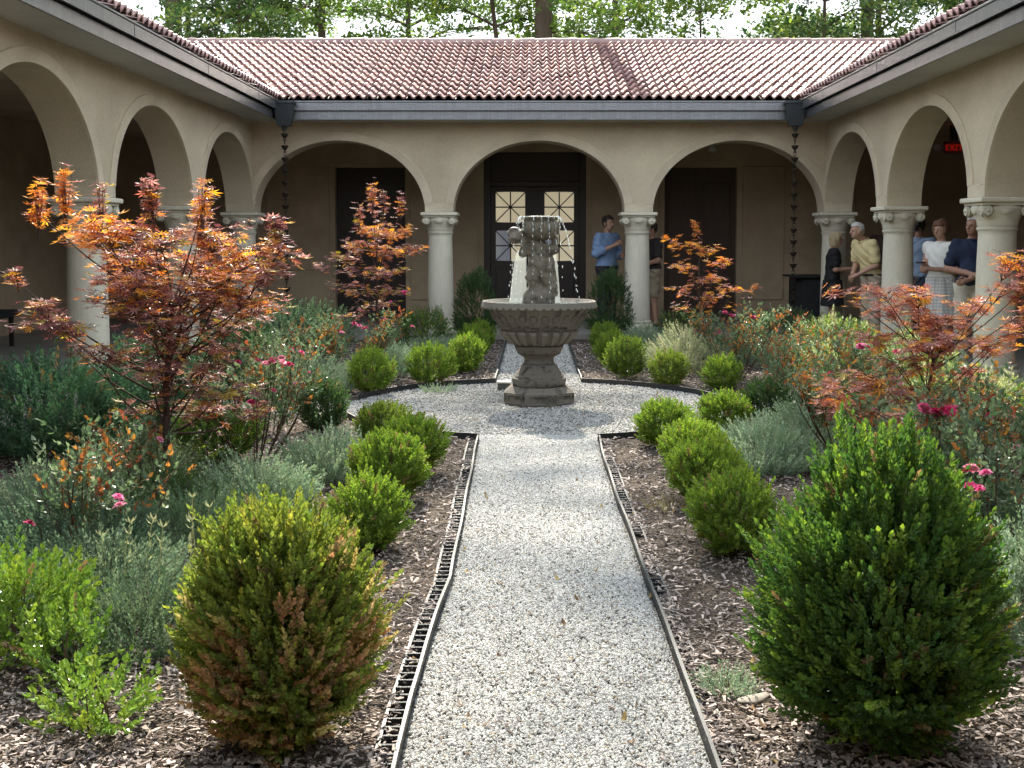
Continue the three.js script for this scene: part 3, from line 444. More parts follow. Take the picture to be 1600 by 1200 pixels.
// ------------------------------------------------------------------ fountain
{
  const f = thing('fountain', 'weathered stone fountain with scalloped bowl and figure carrying an urn, on the gravel circle', 'fountain', P(0.05, 0, 10.6)), R = rng(3);
  const sm = M.fountain, uvm = (g, k) => { const u = g.attributes.uv; for (let i = 0; i < u.count; i++) u.setXY(i, u.getX(i) * k, u.getY(i) * 0.6); return g; };
  const plinth = sub('plinth', f);
  const oct = (r, y0, y1, r1 = r) => { const g = new THREE.CylinderGeometry(r1 / Math.cos(Math.PI / 8), r / Math.cos(Math.PI / 8), y1 - y0, 8); g.rotateY(Math.PI / 8); g.translate(0, (y0 + y1) / 2, 0); return boxUV(toCreasedNormals(g, 0.3)); };
  mesh('block', oct(0.325, 0, 0.115), sm, plinth); mesh('sloped_top', oct(0.322, 0.115, 0.168, 0.262), sm, plinth);
  for (let k = 0; k < 8; k++) { const a = k * Math.PI / 4, p = sub('framed_panel', plinth); const g = merge([rbox(0.2, 0.014, 0.014, 0.004, 0, 0.1, 0), rbox(0.2, 0.014, 0.014, 0.004, 0, 0.022, 0), rbox(0.014, 0.07, 0.014, 0.004, -0.095, 0.06, 0), rbox(0.014, 0.07, 0.014, 0.004, 0.095, 0.06, 0)]); plinth.remove(p); const m = mesh('panel_frame', g, sm, plinth); m.position.set(Math.sin(a) * 0.326, 0, Math.cos(a) * 0.326); m.rotation.y = a; }
  mesh('base_ring', uvm(lathe([[0, 0.165], [0.244, 0.165], [0.252, 0.176], [0.257, 0.2], [0.257, 0.238], [0.25, 0.246], [0.236, 0.249], [0.236, 0.262], [0.23, 0.268], [0.216, 0.29], [0.212, 0.302], [0.2, 0.31], [0.178, 0.345], [0.166, 0.368]], 48), 2), sm, f);
  mesh('stem', uvm(lathe([[0.168, 0.366], [0.15, 0.378], [0.141, 0.4], [0.14, 0.42], [0.15, 0.444], [0.172, 0.452], [0.176, 0.462]], 40), 1), sm, f);
  mesh('collar', uvm(lathe([[0.176, 0.458], [0.204, 0.474], [0.214, 0.5], [0.226, 0.52], [0.233, 0.54], [0.23, 0.552], [0.214, 0.556]], 48), 1.6), sm, f);
  const bowl = sub('bowl', f);
  mesh('lower_bowl', uvm(lathe([[0.2, 0.552], [0.236, 0.562], [0.262, 0.585], [0.3, 0.628], [0.335, 0.676], [0.36, 0.708], [0.366, 0.716]], 56), 2.2), sm, bowl);
  for (let k = 0; k < 20; k++) {   // lobes of the lower bowl
    const a = (k + 0.5) / 20 * 2 * Math.PI, pts = [], rad = []; for (let i = 0; i <= 6; i++) { const t = i / 6, r = 0.248 + 0.11 * Math.pow(t, 0.8), y = 0.572 + 0.13 * t; pts.push(V(Math.sin(a) * r, y, Math.cos(a) * r)); rad.push(0.016 + 0.026 * t * (1.12 - t * 0.2)); }
    mesh('lobe', tube(pts, rad, 7), sm, bowl);
  }
  mesh('upper_bowl', uvm(lathe([[0.362, 0.712], [0.382, 0.716], [0.388, 0.728], [0.38, 0.742], [0.39, 0.76], [0.418, 0.8], [0.45, 0.85], [0.476, 0.9], [0.49, 0.925], [0.52, 0.94], [0.535, 0.948], [0.535, 0.962], [0.515, 0.968], [0.495, 0.955], [0.47, 0.93], [0.3, 0.86], [0, 0.84]], 64), 3), sm, bowl);
  const petal = (() => { const pts = [], N = 9, s = new THREE.Shape(); s.moveTo(-0.037, 0.022); for (let k = 0; k <= N; k++) { const a = Math.PI + Math.PI * k / N; s.lineTo(Math.cos(a) * 0.037, Math.sin(a) * 0.034); } s.lineTo(0.037, 0.022); s.closePath(); const g = new THREE.ExtrudeGeometry(s, { depth: 0.016, bevelEnabled: true, bevelSize: 0.006, bevelThickness: 0.007, bevelSegments: 2, curveSegments: 4 }); return boxUV(g); })();
  for (let k = 0; k < 44; k++) { const a = k / 44 * 2 * Math.PI, m = mesh('rim_scallop', petal, sm, bowl); m.position.set(Math.sin(a) * 0.522, 0.944, Math.cos(a) * 0.522); m.rotation.order = 'YXZ'; m.rotation.y = a; m.rotation.x = -0.25; m.scale.setScalar(0.97 + R() * 0.06); }
  for (let k = 0; k < 26; k++) { const a = (k + 0.5) / 26 * 2 * Math.PI, g = new THREE.SphereGeometry(1, 8, 6); g.scale(0.042, 0.05, 0.02); const m = mesh('carved_leaf', g, sm, bowl); m.position.set(Math.sin(a) * 0.43, 0.825, Math.cos(a) * 0.43); m.rotation.order = 'YXZ'; m.rotation.y = a; m.rotation.x = 0.5; }
  { const g = new THREE.CircleGeometry(0.49, 64, 0); const rg = new THREE.RingGeometry(0.0, 0.49, 64, 14); rg.rotateX(-Math.PI / 2); const p = rg.attributes.position; for (let i = 0; i < p.count; i++) { const x = p.getX(i), z = p.getZ(i), r = Math.hypot(x, z); p.setY(i, 0.945 + 0.004 * Math.sin(r * 60) * (1 - r) + 0.005 * (vnoise(x * 22, z * 22) - 0.5)); } rg.computeVertexNormals(); mesh('water_surface', rg, phy({ color: lin(0.55, 0.66, 0.66), transmission: 0.75, thickness: 0, roughness: 0.06, ior: 1.33 }), f); }
  // the figure: a child holding an urn on its shoulders
  const hx = -0.15, fig = smin([
    caps(0, 0.97, 0, 0, 1.0, 0, 0.13, 0.125), caps(-0.03, 1.0, 0, -0.02, 1.09, 0.0, 0.1, 0.07),
    caps(-0.03, 1.05, 0.03, -0.055, 1.2, 0.05, 0.04, 0.05), caps(0.045, 1.05, -0.01, 0.035, 1.2, 0.0, 0.04, 0.052), caps(-0.055, 1.2, 0.05, -0.01, 1.33, 0.02, 0.052, 0.075), caps(0.035, 1.2, 0, 0.02, 1.33, 0.0, 0.055, 0.078),
    caps(0.005, 1.33, 0.01, 0.0, 1.4, 0.01, 0.085, 0.08), caps(0, 1.4, 0.01, -0.02, 1.5, 0.0, 0.08, 0.07), caps(-0.02, 1.5, 0, -0.07, 1.545, 0.01, 0.07, 0.045),
    caps(-0.08, 1.5, 0.02, -0.13, 1.42, 0.05, 0.034, 0.03), caps(-0.13, 1.42, 0.05, -0.12, 1.56, 0.06, 0.03, 0.022), caps(0.05, 1.49, 0.01, 0.125, 1.45, 0.03, 0.034, 0.03), caps(0.125, 1.45, 0.03, 0.13, 1.57, 0.02, 0.03, 0.024),
    caps(-0.03, 1.05, 0.06, -0.04, 1.015, 0.11, 0.03, 0.022), caps(0.05, 1.05, 0.02, 0.05, 1.015, 0.08, 0.03, 0.022),
    caps(0.09, 1.36, 0.02, 0.1, 1.06, 0.0, 0.035, 0.06), caps(-0.05, 1.34, 0.07, 0.08, 1.28, 0.07, 0.028, 0.026), caps(0.02, 1.29, 0.08, 0.08, 1.1, 0.05, 0.028, 0.034), caps(0.06, 1.28, 0.07, 0.09, 1.12, 0.05, 0.022, 0.03),
  ], 0.03), head = smin([ell(hx - 0.03, 1.585, 0.02, 0.064, 0.074, 0.07), ell(hx - 0.045, 1.555, 0.06, 0.04, 0.04, 0.034), caps(hx - 0.05, 1.585, 0.08, hx - 0.055, 1.565, 0.098, 0.008, 0.012), ell(hx - 0.085, 1.56, 0.055, 0.022, 0.022, 0.02), ell(hx - 0.012, 1.555, 0.06, 0.022, 0.022, 0.02), ell(hx + 0.02, 1.61, -0.02, 0.05, 0.05, 0.05), ell(hx - 0.05, 1.645, 0.02, 0.045, 0.03, 0.045), ell(hx - 0.08, 1.62, 0.0, 0.03, 0.04, 0.04)], 0.014);
  const body = surface((x, y, z) => Math.min(fig(x, y, z), head(x, y, z)) + 0.004 * Math.sin(y * 70 + x * 60 + 3 * Math.sin(x * 40)) * Math.sin(z * 50 + y * 20), V(-0.28, 0.93, -0.18), V(0.22, 1.68, 0.2), 0.0085);
  { const fm = mesh('figure', boxUV(body.toNonIndexed()), M.wetStone, f); fm.scale.set(1.16, 1, 1.16); }
  const urn = sub('urn', f, V(0.015, 0, 0));
  mesh('urn_body', uvm(lathe([[0.06, 1.545], [0.1, 1.552], [0.135, 1.575], [0.165, 1.615], [0.176, 1.655], [0.17, 1.69], [0.156, 1.715], [0.15, 1.728], [0.155, 1.742], [0.17, 1.752], [0.172, 1.766], [0.16, 1.774], [0.14, 1.768], [0.12, 1.74], [0, 1.73]], 40), 1.5), M.wetStone, urn);
  for (let k = 0; k < 8; k++) { const a = k / 8 * 2 * Math.PI + 0.2; mesh('rib', tube([[0.1, 1.552], [0.137, 1.575], [0.168, 1.615], [0.178, 1.655], [0.172, 1.69], [0.154, 1.722]].map(([r, y]) => V(Math.sin(a) * r, y, Math.cos(a) * r)), 0.0075, 5), M.wetStone, urn); }
  mesh('urn_water', (() => { const g = new THREE.SphereGeometry(1, 24, 8, 0, 7, 0, 1.57); g.scale(0.15, 0.03, 0.15); g.translate(0, 1.755, 0); return g; })(), M.water, urn);
  // falling water: thin veils and strings of drops
  const veil = (x0, z0, x1, z1, w0, w1, y0, y1) => { const g = new THREE.PlaneGeometry(1, 1, 10, 12), p = g.attributes.position; for (let i = 0; i < p.count; i++) { const u = p.getX(i), t = 0.5 - p.getY(i), o = x0 + (x1 - x0) * Math.sqrt(t), w = w0 + (w1 - w0) * t; p.setXYZ(i, o + u * w, y0 + (y1 - y0) * t, z0 + (z1 - z0) * Math.sqrt(t) + 0.006 * Math.sin(u * 40 + t * 3)); } g.computeVertexNormals(); return g; };
  const veilMat = phy({ color: lin(0.62, 0.66, 0.64), transmission: 0.85, thickness: 0, roughness: 0.5, ior: 1.33 });
  mesh('water_veil', veil(-0.16, -0.1, -0.2, -0.14, 0.1, 0.17, 1.45, 0.95), veilMat, f); mesh('water_veil', veil(0.13, -0.1, 0.165, -0.13, 0.05, 0.08, 1.45, 0.95), veilMat, f);
  const drop = new THREE.SphereGeometry(1, 6, 5), drops = [];
  for (const [a, out, n] of [[1.35, 0.2, 22], [1.15, 0.24, 20], [-1.4, 0.1, 26], [-1.2, 0.06, 22], [-0.9, 0.05, 18], [0.5, 0.04, 24], [0.9, 0.05, 20], [-0.3, 0.03, 20], [0.1, 0.03, 16], [-1.7, 0.12, 18], [1.7, 0.06, 16]]) for (let k = 0; k < n; k++) { const t = (k + R() * 0.8) / n, r = 0.176 + out * t; drops.push([Math.sin(a) * r + (R() - 0.5) * 0.012, 1.765 + 0.04 * t - 0.86 * t * t, Math.cos(a) * r + (R() - 0.5) * 0.012, 0.0028 + 0.0035 * R()]); }
  const im = new THREE.InstancedMesh(drop, phy({ color: lin(0.95, 0.97, 0.97), transmission: 0.6, thickness: 0, roughness: 0.25 }), drops.length); im.name = 'water_drops'; im.userData.kind = 'stuff'; drops.forEach(([x, y, z, s], i) => im.setMatrixAt(i, mat4(V(x, y, z), undefined, V(s, s * (1.6 + 1.6 * R()), s)))); f.add(im);
  for (const [a, o] of [[1.25, 0.2], [-1.3, 0.08], [0.55, 0.04], [-0.25, 0.03], [-0.8, 0.04]]) mesh('water_stream', tube(Array.from({ length: 9 }, (_, k) => { const t = k / 8 * 0.62, r = 0.17 + o * t; return V(Math.sin(a) * r, 1.768 + 0.05 * t - 0.86 * t * t, Math.cos(a) * r); }), Array.from({ length: 9 }, (_, k) => 0.006 - 0.0004 * k), 5), M.water, f);
  // small box beside the fountain
  const ub = thing('utility_box', 'small grey-green utility box on the gravel left of the fountain base', 'box', P(-0.31, 0, 11.55)); mesh('case', rbox(0.13, 0.07, 0.16, 0.006, 0, 0.035, 0), std({ color: lin(0.09, 0.1, 0.085), roughness: 0.7 }), ub); mesh('lid', rbox(0.145, 0.016, 0.175, 0.005, 0, 0.079, 0), std({ color: lin(0.5, 0.49, 0.44), roughness: 0.7 }), ub);
}

// ------------------------------------------------------------------ people
const skin = std({ color: lin(0.42, 0.24, 0.17), roughness: 0.6 }), skinTan = std({ color: lin(0.33, 0.175, 0.12), roughness: 0.6 });
const cloth = (r, g, b, o = {}) => std({ color: lin(r, g, b), roughness: 0.9, bumpMap: rep(grain, 6), bumpScale: 0.002, ...o });
const dark = std({ color: lin(0.02, 0.017, 0.015), roughness: 0.5 });
function person(o) {
  const g = thing('person', o.label, 'person', P(o.x, FLOOR, o.d), o.turn, o.group), k = o.h / 1.75, sk = o.skin || skin, w = o.wide || 1;
  const lean = o.lean || 0, piv = 0.95, up = (p) => { const y = p[1] - piv, z = p[2]; return [p[0], piv + y * Math.cos(lean) - z * Math.sin(lean), y * Math.sin(lean) + z * Math.cos(lean)]; };
  const J = { lh: [-0.09, 0.92, 0], rh: [0.09, 0.92, 0], lk: [-0.1, 0.5, 0.02], rk: [0.1, 0.5, 0.02], la: [-0.1, 0.085, -0.02], ra: [0.1, 0.085, -0.02], ls: up([-0.185 * w, 1.42, 0]), rs: up([0.185 * w, 1.42, 0]), le: up(o.le || [-0.27, 1.14, -0.02]), re: up(o.re || [0.27, 1.14, -0.02]), lw: up(o.lw || [-0.26, 0.9, 0.06]), rw: up(o.rw || [0.26, 0.9, 0.06]), hd: up([0, 1.635, (o.headz ?? 0.03)]), nk: up([0, 1.49, 0]), ch: up([0, 1.3, 0]), wa: up([0, 1.1, 0]) };
  if (o.legs) Object.assign(J, o.legs);
  const C = (a, b, ra, rb) => caps(...J[a], ...J[b], ra, rb), [hx, hy, hz] = J.hd, ht = o.headTurn || 0, fx = Math.sin(ht), fz = Math.cos(ht);
  const flat = (fn, s = 1.3) => (x, y, z) => fn(x, y, z * s) / 1.12;
  const torso = flat(smin([caps(-0.075 * w, 0.95, 0, 0.075 * w, 0.95, 0, 0.115 * w), caps(...J.wa.map((v, i) => i === 2 ? v * 1.3 : v), 0, 0.98, 0, 0.118 * w, 0.13 * w), caps(J.ch[0] - 0.055 * w, J.ch[1], J.ch[2] * 1.3, J.ch[0] + 0.055 * w, J.ch[1], J.ch[2] * 1.3, 0.122 * w), caps(...J.wa.map((v, i) => i === 2 ? v * 1.3 : v), ...J.ch.map((v, i) => i === 2 ? v * 1.3 : v), 0.122 * w, 0.13 * w), caps(J.ls[0] + 0.03, J.ls[1] - 0.015, J.ls[2] * 1.3, J.rs[0] - 0.03, J.rs[1] - 0.015, J.rs[2] * 1.3, 0.075)], 0.09));
  const belly = o.belly ? [ell(0, 1.08, 0.07, 0.13, 0.15, 0.1)] : [];
  const arms = [C('ls', 'le', 0.055, 0.043), C('rs', 're', 0.055, 0.043)], fore = [C('le', 'lw', 0.042, 0.028), C('re', 'rw', 0.042, 0.028)];
  const thighs = [C('lh', 'lk', 0.088, 0.058), C('rh', 'rk', 0.088, 0.058)], calves = [C('lk', 'la', 0.056, 0.037), C('rk', 'ra', 0.056, 0.037)];
  const feet = [['la', -0.01], ['ra', 0.01]].map(([a, s]) => caps(J[a][0], 0.035, J[a][2] - 0.03, J[a][0] + s, 0.03, J[a][2] + 0.17, 0.036, 0.03));
  const face = smin([ell(hx, hy + 0.02, hz - 0.012 * fz, 0.076, 0.098, 0.094), ell(hx + fx * 0.025, hy - 0.05, hz + fz * 0.025, 0.055, 0.06, 0.06), caps(hx + fx * 0.085, hy + 0.012, hz + fz * 0.085, hx + fx * 0.1, hy - 0.02, hz + fz * 0.1, 0.009, 0.014), ell(hx + fz * 0.078, hy - 0.01, hz - fx * 0.078, 0.014, 0.03, 0.018), ell(hx - fz * 0.078, hy - 0.01, hz + fx * 0.078, 0.014, 0.03, 0.018), caps(...J.nk, hx, hy - 0.06, hz - 0.01, 0.055, 0.05)], 0.022);
  const bodyF = smin([torso, ...belly, ...arms, ...fore, ...thighs, ...calves, ...feet, caps(...J.nk, J.ch[0], J.ch[1] + 0.08, J.ch[2], 0.056, 0.09)], 0.035);
  const lo = V(-0.5, -0.02, -0.42), hi = V(0.5, 1.84, 0.55), list = [surface(bodyF, lo, hi, 0.014), surface(face, V(hx - 0.13, hy - 0.22, hz - 0.15), V(hx + 0.13, hy + 0.15, hz + 0.15), 0.006)];
  for (const [e, wr, s] of [['le', 'lw', -1], ['re', 'rw', 1]]) {   // hands: palm, four curled fingers, thumb
    const E = V(...J[e]), W = V(...J[wr]), ax = W.clone().sub(E).normalize(), side = V(0, 1, 0).cross(ax).normalize(), nrm = ax.clone().cross(side), at = (a, b, c) => W.clone().addScaledVector(ax, a).addScaledVector(nrm, b).addScaledVector(side, c * s).toArray(), q = [caps(...at(-0.01, 0, 0), ...at(0.07, 0, 0), 0.027, 0.03)];
    for (let n = 0; n < 4; n++) { const b = 0.03 - n * 0.02, L = [0.034, 0.04, 0.038, 0.03][n]; q.push(caps(...at(0.078, b, 0), ...at(0.078 + L, b, -0.012), 0.0095), caps(...at(0.078 + L, b, -0.012), ...at(0.085 + L, b * 0.9, -0.045), 0.009, 0.008)); }
    q.push(caps(...at(0.02, 0.026, -0.005), ...at(0.055, 0.052, -0.02), 0.012, 0.01), caps(...at(0.055, 0.052, -0.02), ...at(0.085, 0.045, -0.035), 0.01, 0.009));
    const c = W.clone().addScaledVector(ax, 0.06); list.push(surface(smin(q, 0.006), c.clone().addScalar(-0.12), c.clone().addScalar(0.12), 0.005));
  }
  mesh('body', merge(list), sk, g);
  // clothing: the same limbs, a finger's breadth larger, cut at neckline, cuffs, waist and hems
  const off = (f, d) => (x, y, z) => f(x, y, z) - d, cut = (f, c) => (x, y, z) => Math.max(f(x, y, z), c(x, y, z));
  const waist = o.waist ?? 0.98, wr = 0.005;
  const crease = (x, y, z) => 0.009 * Math.sin(y * 46 + x * 30 + 2 * Math.sin(x * 20 + y * 9)) * Math.sin(z * 34 + x * 25 + y * 8);
  if (o.top) {
    const T = o.top, slv = T.sleeve, parts = [torso, ...belly];
    for (const [s, e, w2, sg] of [['ls', 'le', 'lw'], ['rs', 're', 'rw']]) { if (slv === 'none') parts.push(caps(...J[s], ...J[s].map((v, i) => v + (J[e][i] - v) * 0.1), 0.062)); else parts.push(caps(...J[s], ...J[s].map((v, i) => v + (J[e][i] - v) * (slv === 'short' ? 0.72 : 1)), 0.062, slv === 'short' ? 0.06 : 0.05)); if (slv === 'long') parts.push(caps(...J[e], ...J[w2].map((v, i) => J[e][i] + (v - J[e][i]) * 0.95), 0.05, 0.038)); if (slv === 'rolled') parts.push(caps(...J[e], ...J[w2].map((v, i) => J[e][i] + (v - J[e][i]) * 0.35), 0.05, 0.048)); }
    const hem = T.hem ?? waist - 0.02, nkY = J.nk[1] - 0.02;
    mesh(T.name, surface(cut(off(((sm) => (x, y, z) => sm(x, y, z) + crease(x, y, z))(smin(parts, 0.03)), 0.016), (x, y, z) => Math.max(hem - y, y - nkY - 0.25 * Math.hypot(x * 0.5, z - J.nk[2]))), lo, hi, 0.0125), T.mat, g);
    if (T.collar) mesh('collar', (() => { const c = new THREE.TorusGeometry(0.066, 0.016, 6, 18); c.rotateX(Math.PI / 2 + lean); c.scale(1, 1.3, 1); c.translate(J.nk[0], J.nk[1] - 0.015, J.nk[2]); return c; })(), T.mat, g);
  }
  if (o.trousers) {
    const kneeOnly = o.trousers.shorts, parts = [flat(caps(-0.08 * w, 0.95, 0, 0.08 * w, 0.95, 0, 0.13 * w)), C('lh', 'lk', 0.1, 0.078), C('rh', 'rk', 0.1, 0.078)]; if (!kneeOnly) parts.push(C('lk', 'la', 0.078, 0.066), C('rk', 'ra', 0.078, 0.066)); if (belly.length) parts.push(ell(0, 1.0, 0.06, 0.12, 0.1, 0.09));
    mesh(o.trousers.name || 'trousers', surface(cut(off(((sm) => (x, y, z) => sm(x, y, z) + crease(x, y, z))(smin(parts, 0.03)), 0.008), (x, y, z) => Math.max(y - waist, (kneeOnly ? 0.5 : 0.05) - y)), lo, hi, 0.0125), o.trousers.mat, g);
    if (o.belt) mesh('belt', surface(cut(off(smin([torso, ...belly], 0.03), 0.022), (x, y) => Math.abs(y - waist + 0.015) - 0.018), V(-0.3, 0.85, -0.25), V(0.3, 1.1, 0.3), 0.0125), dark, g);
  }
  if (o.skirt) { const K = o.skirt, rr = (y) => K.r0 + (K.r1 - K.r0) * (K.y0 - y) / (K.y0 - K.y1); mesh(K.name, surface((x, y, z) => Math.max((Math.hypot(x, z * 1.25 - 0.01) - rr(y) - 0.02 - 0.008 * Math.sin(Math.atan2(z, x) * 9)) * 0.9, y - K.y0, K.y1 - y), V(-0.35, K.y1 - 0.05, -0.35), V(0.35, K.y0 + 0.05, 0.35), 0.0125), K.mat, g); }
  if (o.hair) { const H = o.hair, L = H.long || 0; mesh('hair', surface((x, y, z) => { const rx = x - hx, ry = y - hy, rz = z - hz, f = rx * fx + rz * fz; const cap = ell(0, 0.03, -0.014, 0.086 + (H.puff || 0), 0.102 + (H.puff || 0) * 0.8, 0.104 + (H.puff || 0))(rx * fz - rz * fx, ry, f), low = L ? ell(0, -0.06, -0.05, 0.085, 0.09 + L * 0.5, 0.07)(rx * fz - rz * fx, ry, f) : 1; return Math.max(Math.min(cap, low) + 0.005 * Math.sin(x * 210 + z * 60) * Math.sin(y * 60 + x * 40) + 0.006 * Math.sin(x * 70 + y * 30), -(Math.max(-(f - (0.035 - (H.bald || 0))), ry - (0.062 + (H.bald || 0) * 0.2))) * 0.9, -0.07 - L - ry); }, V(hx - 0.14, hy - 0.25, hz - 0.17), V(hx + 0.14, hy + 0.17, hz + 0.15), 0.007), H.mat, g); }
  for (const s of [-1, 1]) { const e = new THREE.SphereGeometry(0.0085, 8, 6); e.translate(hx + fx * 0.084 + fz * 0.03 * s, hy + 0.012, hz + fz * 0.084 - fx * 0.03 * s); mesh('eye', e, dark, g); }
  { const e = new THREE.SphereGeometry(1, 10, 6); e.scale(0.022, 0.006, 0.012); e.rotateY(ht); e.translate(hx + fx * 0.081, hy - 0.055, hz + fz * 0.081); mesh('lips', e, std({ color: lin(0.28, 0.09, 0.08), roughness: 0.5 }), g); }
  for (const f of feet) mesh('shoe', surface((x, y, z) => Math.max(f(x, y, z) - 0.01, -y + 0.001, y - 0.075), V(-0.4, -0.02, -0.35), V(0.4, 0.12, 0.45), 0.01), o.shoes || dark, g);
  g.scale.setScalar(k); return g;
}
const hairGrey = std({ color: lin(0.5, 0.48, 0.45), roughness: 0.8 }), hairDark = std({ color: lin(0.025, 0.018, 0.014), roughness: 0.7 }), hairBlond = std({ color: lin(0.42, 0.33, 0.2), roughness: 0.8 }), hairBrown = std({ color: lin(0.13, 0.065, 0.035), roughness: 0.8 });
const khaki = cloth(0.42, 0.36, 0.27), navy = cloth(0.009, 0.017, 0.045), blackCloth = cloth(0.012, 0.012, 0.014), paleBlue = cloth(0.32, 0.42, 0.6), gingham = cloth(1, 1, 1, { map: rep(tex(128, (u, v) => { const a = (Math.floor(u * 16) % 2) * 0.5 + (Math.floor(v * 16) % 2) * 0.5, c = 0.62 - 0.22 * a; return [c, c * 0.98, c * 0.95]; }), 3) });
// uv by position, for printed cloth
const uvPlanar = (m) => { m.geometry = boxUV(m.geometry.toNonIndexed()); };
{
  const G = 'guests standing in the arcade';
  person({ label: 'man in light blue shirt and dark trousers beside the right back column', x: (948 - VX) * 18.4 / F, d: 18.4, turn: 0.75, h: 1.84, group: G, top: { name: 'shirt', mat: cloth(0.2, 0.3, 0.5), sleeve: 'rolled', collar: true }, trousers: { mat: cloth(0.025, 0.025, 0.03) }, belt: true, hair: { mat: hairDark }, le: [-0.27, 1.17, 0.02], lw: [-0.1, 1.3, 0.26], re: [0.26, 1.14, 0.02], rw: [0.06, 1.14, 0.28] });
  person({ label: 'person in dark shirt and khaki shorts half hidden behind the right back column', x: (1019 - VX) * 18.6 / F, d: 18.6, turn: -1.2, h: 1.74, group: G, top: { name: 'shirt', mat: cloth(0.04, 0.03, 0.03), sleeve: 'short' }, trousers: { name: 'shorts', mat: cloth(0.3, 0.24, 0.17), shorts: true }, hair: { mat: hairDark }, rw: [0.14, 1.05, 0.25], re: [0.25, 1.12, 0.03] });
  person({ label: 'woman in black dress with pale print facing the man in the yellow shirt', x: 4.55, d: 17.05, turn: 1.35, h: 1.56, skin, group: G, top: { name: 'dress_top', mat: blackCloth, sleeve: 'short', hem: 0.84 }, skirt: { name: 'dress_skirt', mat: blackCloth, y0: 0.95, y1: 0.5, r0: 0.175, r1: 0.225 }, hair: { mat: hairBlond, long: 0.05, puff: 0.012 }, lean: 0.06, le: [-0.23, 1.13, 0.04], lw: [-0.14, 1.16, 0.3], re: [0.23, 1.12, 0.04], rw: [0.14, 1.1, 0.3], shoes: cloth(0.5, 0.48, 0.45) });
  { const w = scene.children[scene.children.length - 1], pm = cloth(0.6, 0.62, 0.68); const R = rng(8); for (let i = 0; i < 16; i++) { const y = 0.98 - i * 0.024, t = tube([V(-0.05 + (R() - 0.5) * 0.03, y, 0), V(-0.01, y + 0.012, 0), V(0.03 + (R() - 0.5) * 0.04, y - 0.008, 0)].map((v) => { const a = 0.55 + v.x * 4; return V(Math.sin(a) * -0.0 + Math.cos(a) * 0.0 + 0.165 * Math.sin(0.9 + v.x * 5), v.y, 0.19 * Math.cos(0.9 + v.x * 5)); }), 0.006, 4); mesh('print', t, pm, w); } }
  person({ label: 'grey-haired man in yellow short-sleeved shirt leaning towards the woman in black', x: 4.82, d: 15.9, turn: -1.25, h: 1.74, group: G, top: { name: 'shirt', mat: cloth(0.68, 0.56, 0.3), sleeve: 'short', collar: true }, trousers: { mat: khaki }, belt: true, hair: { mat: hairGrey, bald: 0.03 }, lean: 0.3, wide: 1.0, headz: 0.08, le: [-0.24, 1.14, 0.06], lw: [-0.1, 1.02, 0.27], re: [0.24, 1.13, 0.06], rw: [0.1, 1.06, 0.3], shoes: dark });
  person({ label: 'guest in dark clothes in deep shade behind the man in yellow', x: 5.55, d: 17.6, turn: -0.6, h: 1.8, skin: skinTan, group: G, top: { name: 'shirt', mat: cloth(0.05, 0.03, 0.028), sleeve: 'long' }, trousers: { mat: cloth(0.02, 0.02, 0.025) }, hair: { mat: hairBrown } });
  person({ label: 'man in pale blue long-sleeved shirt seen from behind by the second right column', x: (1434 - VX) * 15.1 / F, d: 15.1, turn: 2.4, h: 1.74, skin: skinTan, group: G, top: { name: 'shirt', mat: paleBlue, sleeve: 'long', collar: true }, trousers: { mat: cloth(0.05, 0.06, 0.09) }, hair: { mat: hairDark }, re: [0.27, 1.16, -0.06], rw: [0.2, 0.98, 0.12] });
  const lady = person({ label: 'woman in white sleeveless blouse and checked skirt holding a phone', x: (1470 - VX) * 13.9 / F, d: 13.9, turn: -0.95, h: 1.68, skin, group: G, top: { name: 'blouse', mat: cloth(0.72, 0.71, 0.68), sleeve: 'none', collar: true, hem: 0.96 }, skirt: { name: 'skirt', mat: gingham, y0: 1.04, y1: 0.52, r0: 0.165, r1: 0.24 }, hair: { mat: hairBrown, puff: 0.02 }, le: [-0.23, 1.12, 0.02], lw: [-0.07, 1.2, 0.26], re: [0.23, 1.12, 0.02], rw: [0.05, 1.14, 0.28], shoes: cloth(0.4, 0.35, 0.3) });
  lady.children.filter((m) => m.name === 'skirt').forEach(uvPlanar);
  const phone = thing('phone', 'dark phone held by the woman in the white blouse', 'phone', lady.position); phone.rotation.y = lady.rotation.y; mesh('case', rbox(0.075, 0.018, 0.14, 0.005, -0.02, 1.175, 0.37), dark, phone); mesh('screen', box(0.064, 0.002, 0.124, -0.02, 1.1855, 0.37), std({ color: lin(0.03, 0.035, 0.04), roughness: 0.1 }), phone);
  const polo = person({ label: 'man in navy polo shirt with white name tag, by the near right column', x: (1519 - VX) * 12.75 / F, d: 12.75, turn: -0.45, h: 1.72, skin: skinTan, group: G, top: { name: 'polo_shirt', mat: navy, sleeve: 'short', collar: true, hem: 0.93 }, trousers: { mat: cloth(0.5, 0.46, 0.38) }, belly: true, wide: 0.92, hair: { mat: hairGrey, bald: 0.05 }, le: [-0.26, 1.14, 0.04], lw: [0.04, 1.08, 0.25], re: [0.26, 1.14, 0.04], rw: [-0.02, 1.02, 0.27], shoes: cloth(0.32, 0.32, 0.32), headTurn: -0.5 });
  const tagm = mesh('name_tag', rbox(0.085, 0.055, 0.006, 0.002, 0.085, 1.335, 0.165), std({ color: lin(0.8, 0.8, 0.8), roughness: 0.6 }), polo); tagm.rotation.x = -0.05;
  // black draped table at the back of the right arcade
  const tb = thing('draped_table', 'black draped table in the right corner behind the rain chain', 'table', P(4.55, FLOOR, 18.35)); mesh('cloth', rbox(0.5, 0.84, 1.0, 0.03, 0, 0.42, 0), blackCloth, tb); mesh('table_top', rbox(0.62, 0.03, 1.1, 0.01, -0.04, 0.858, 0), blackCloth, tb);
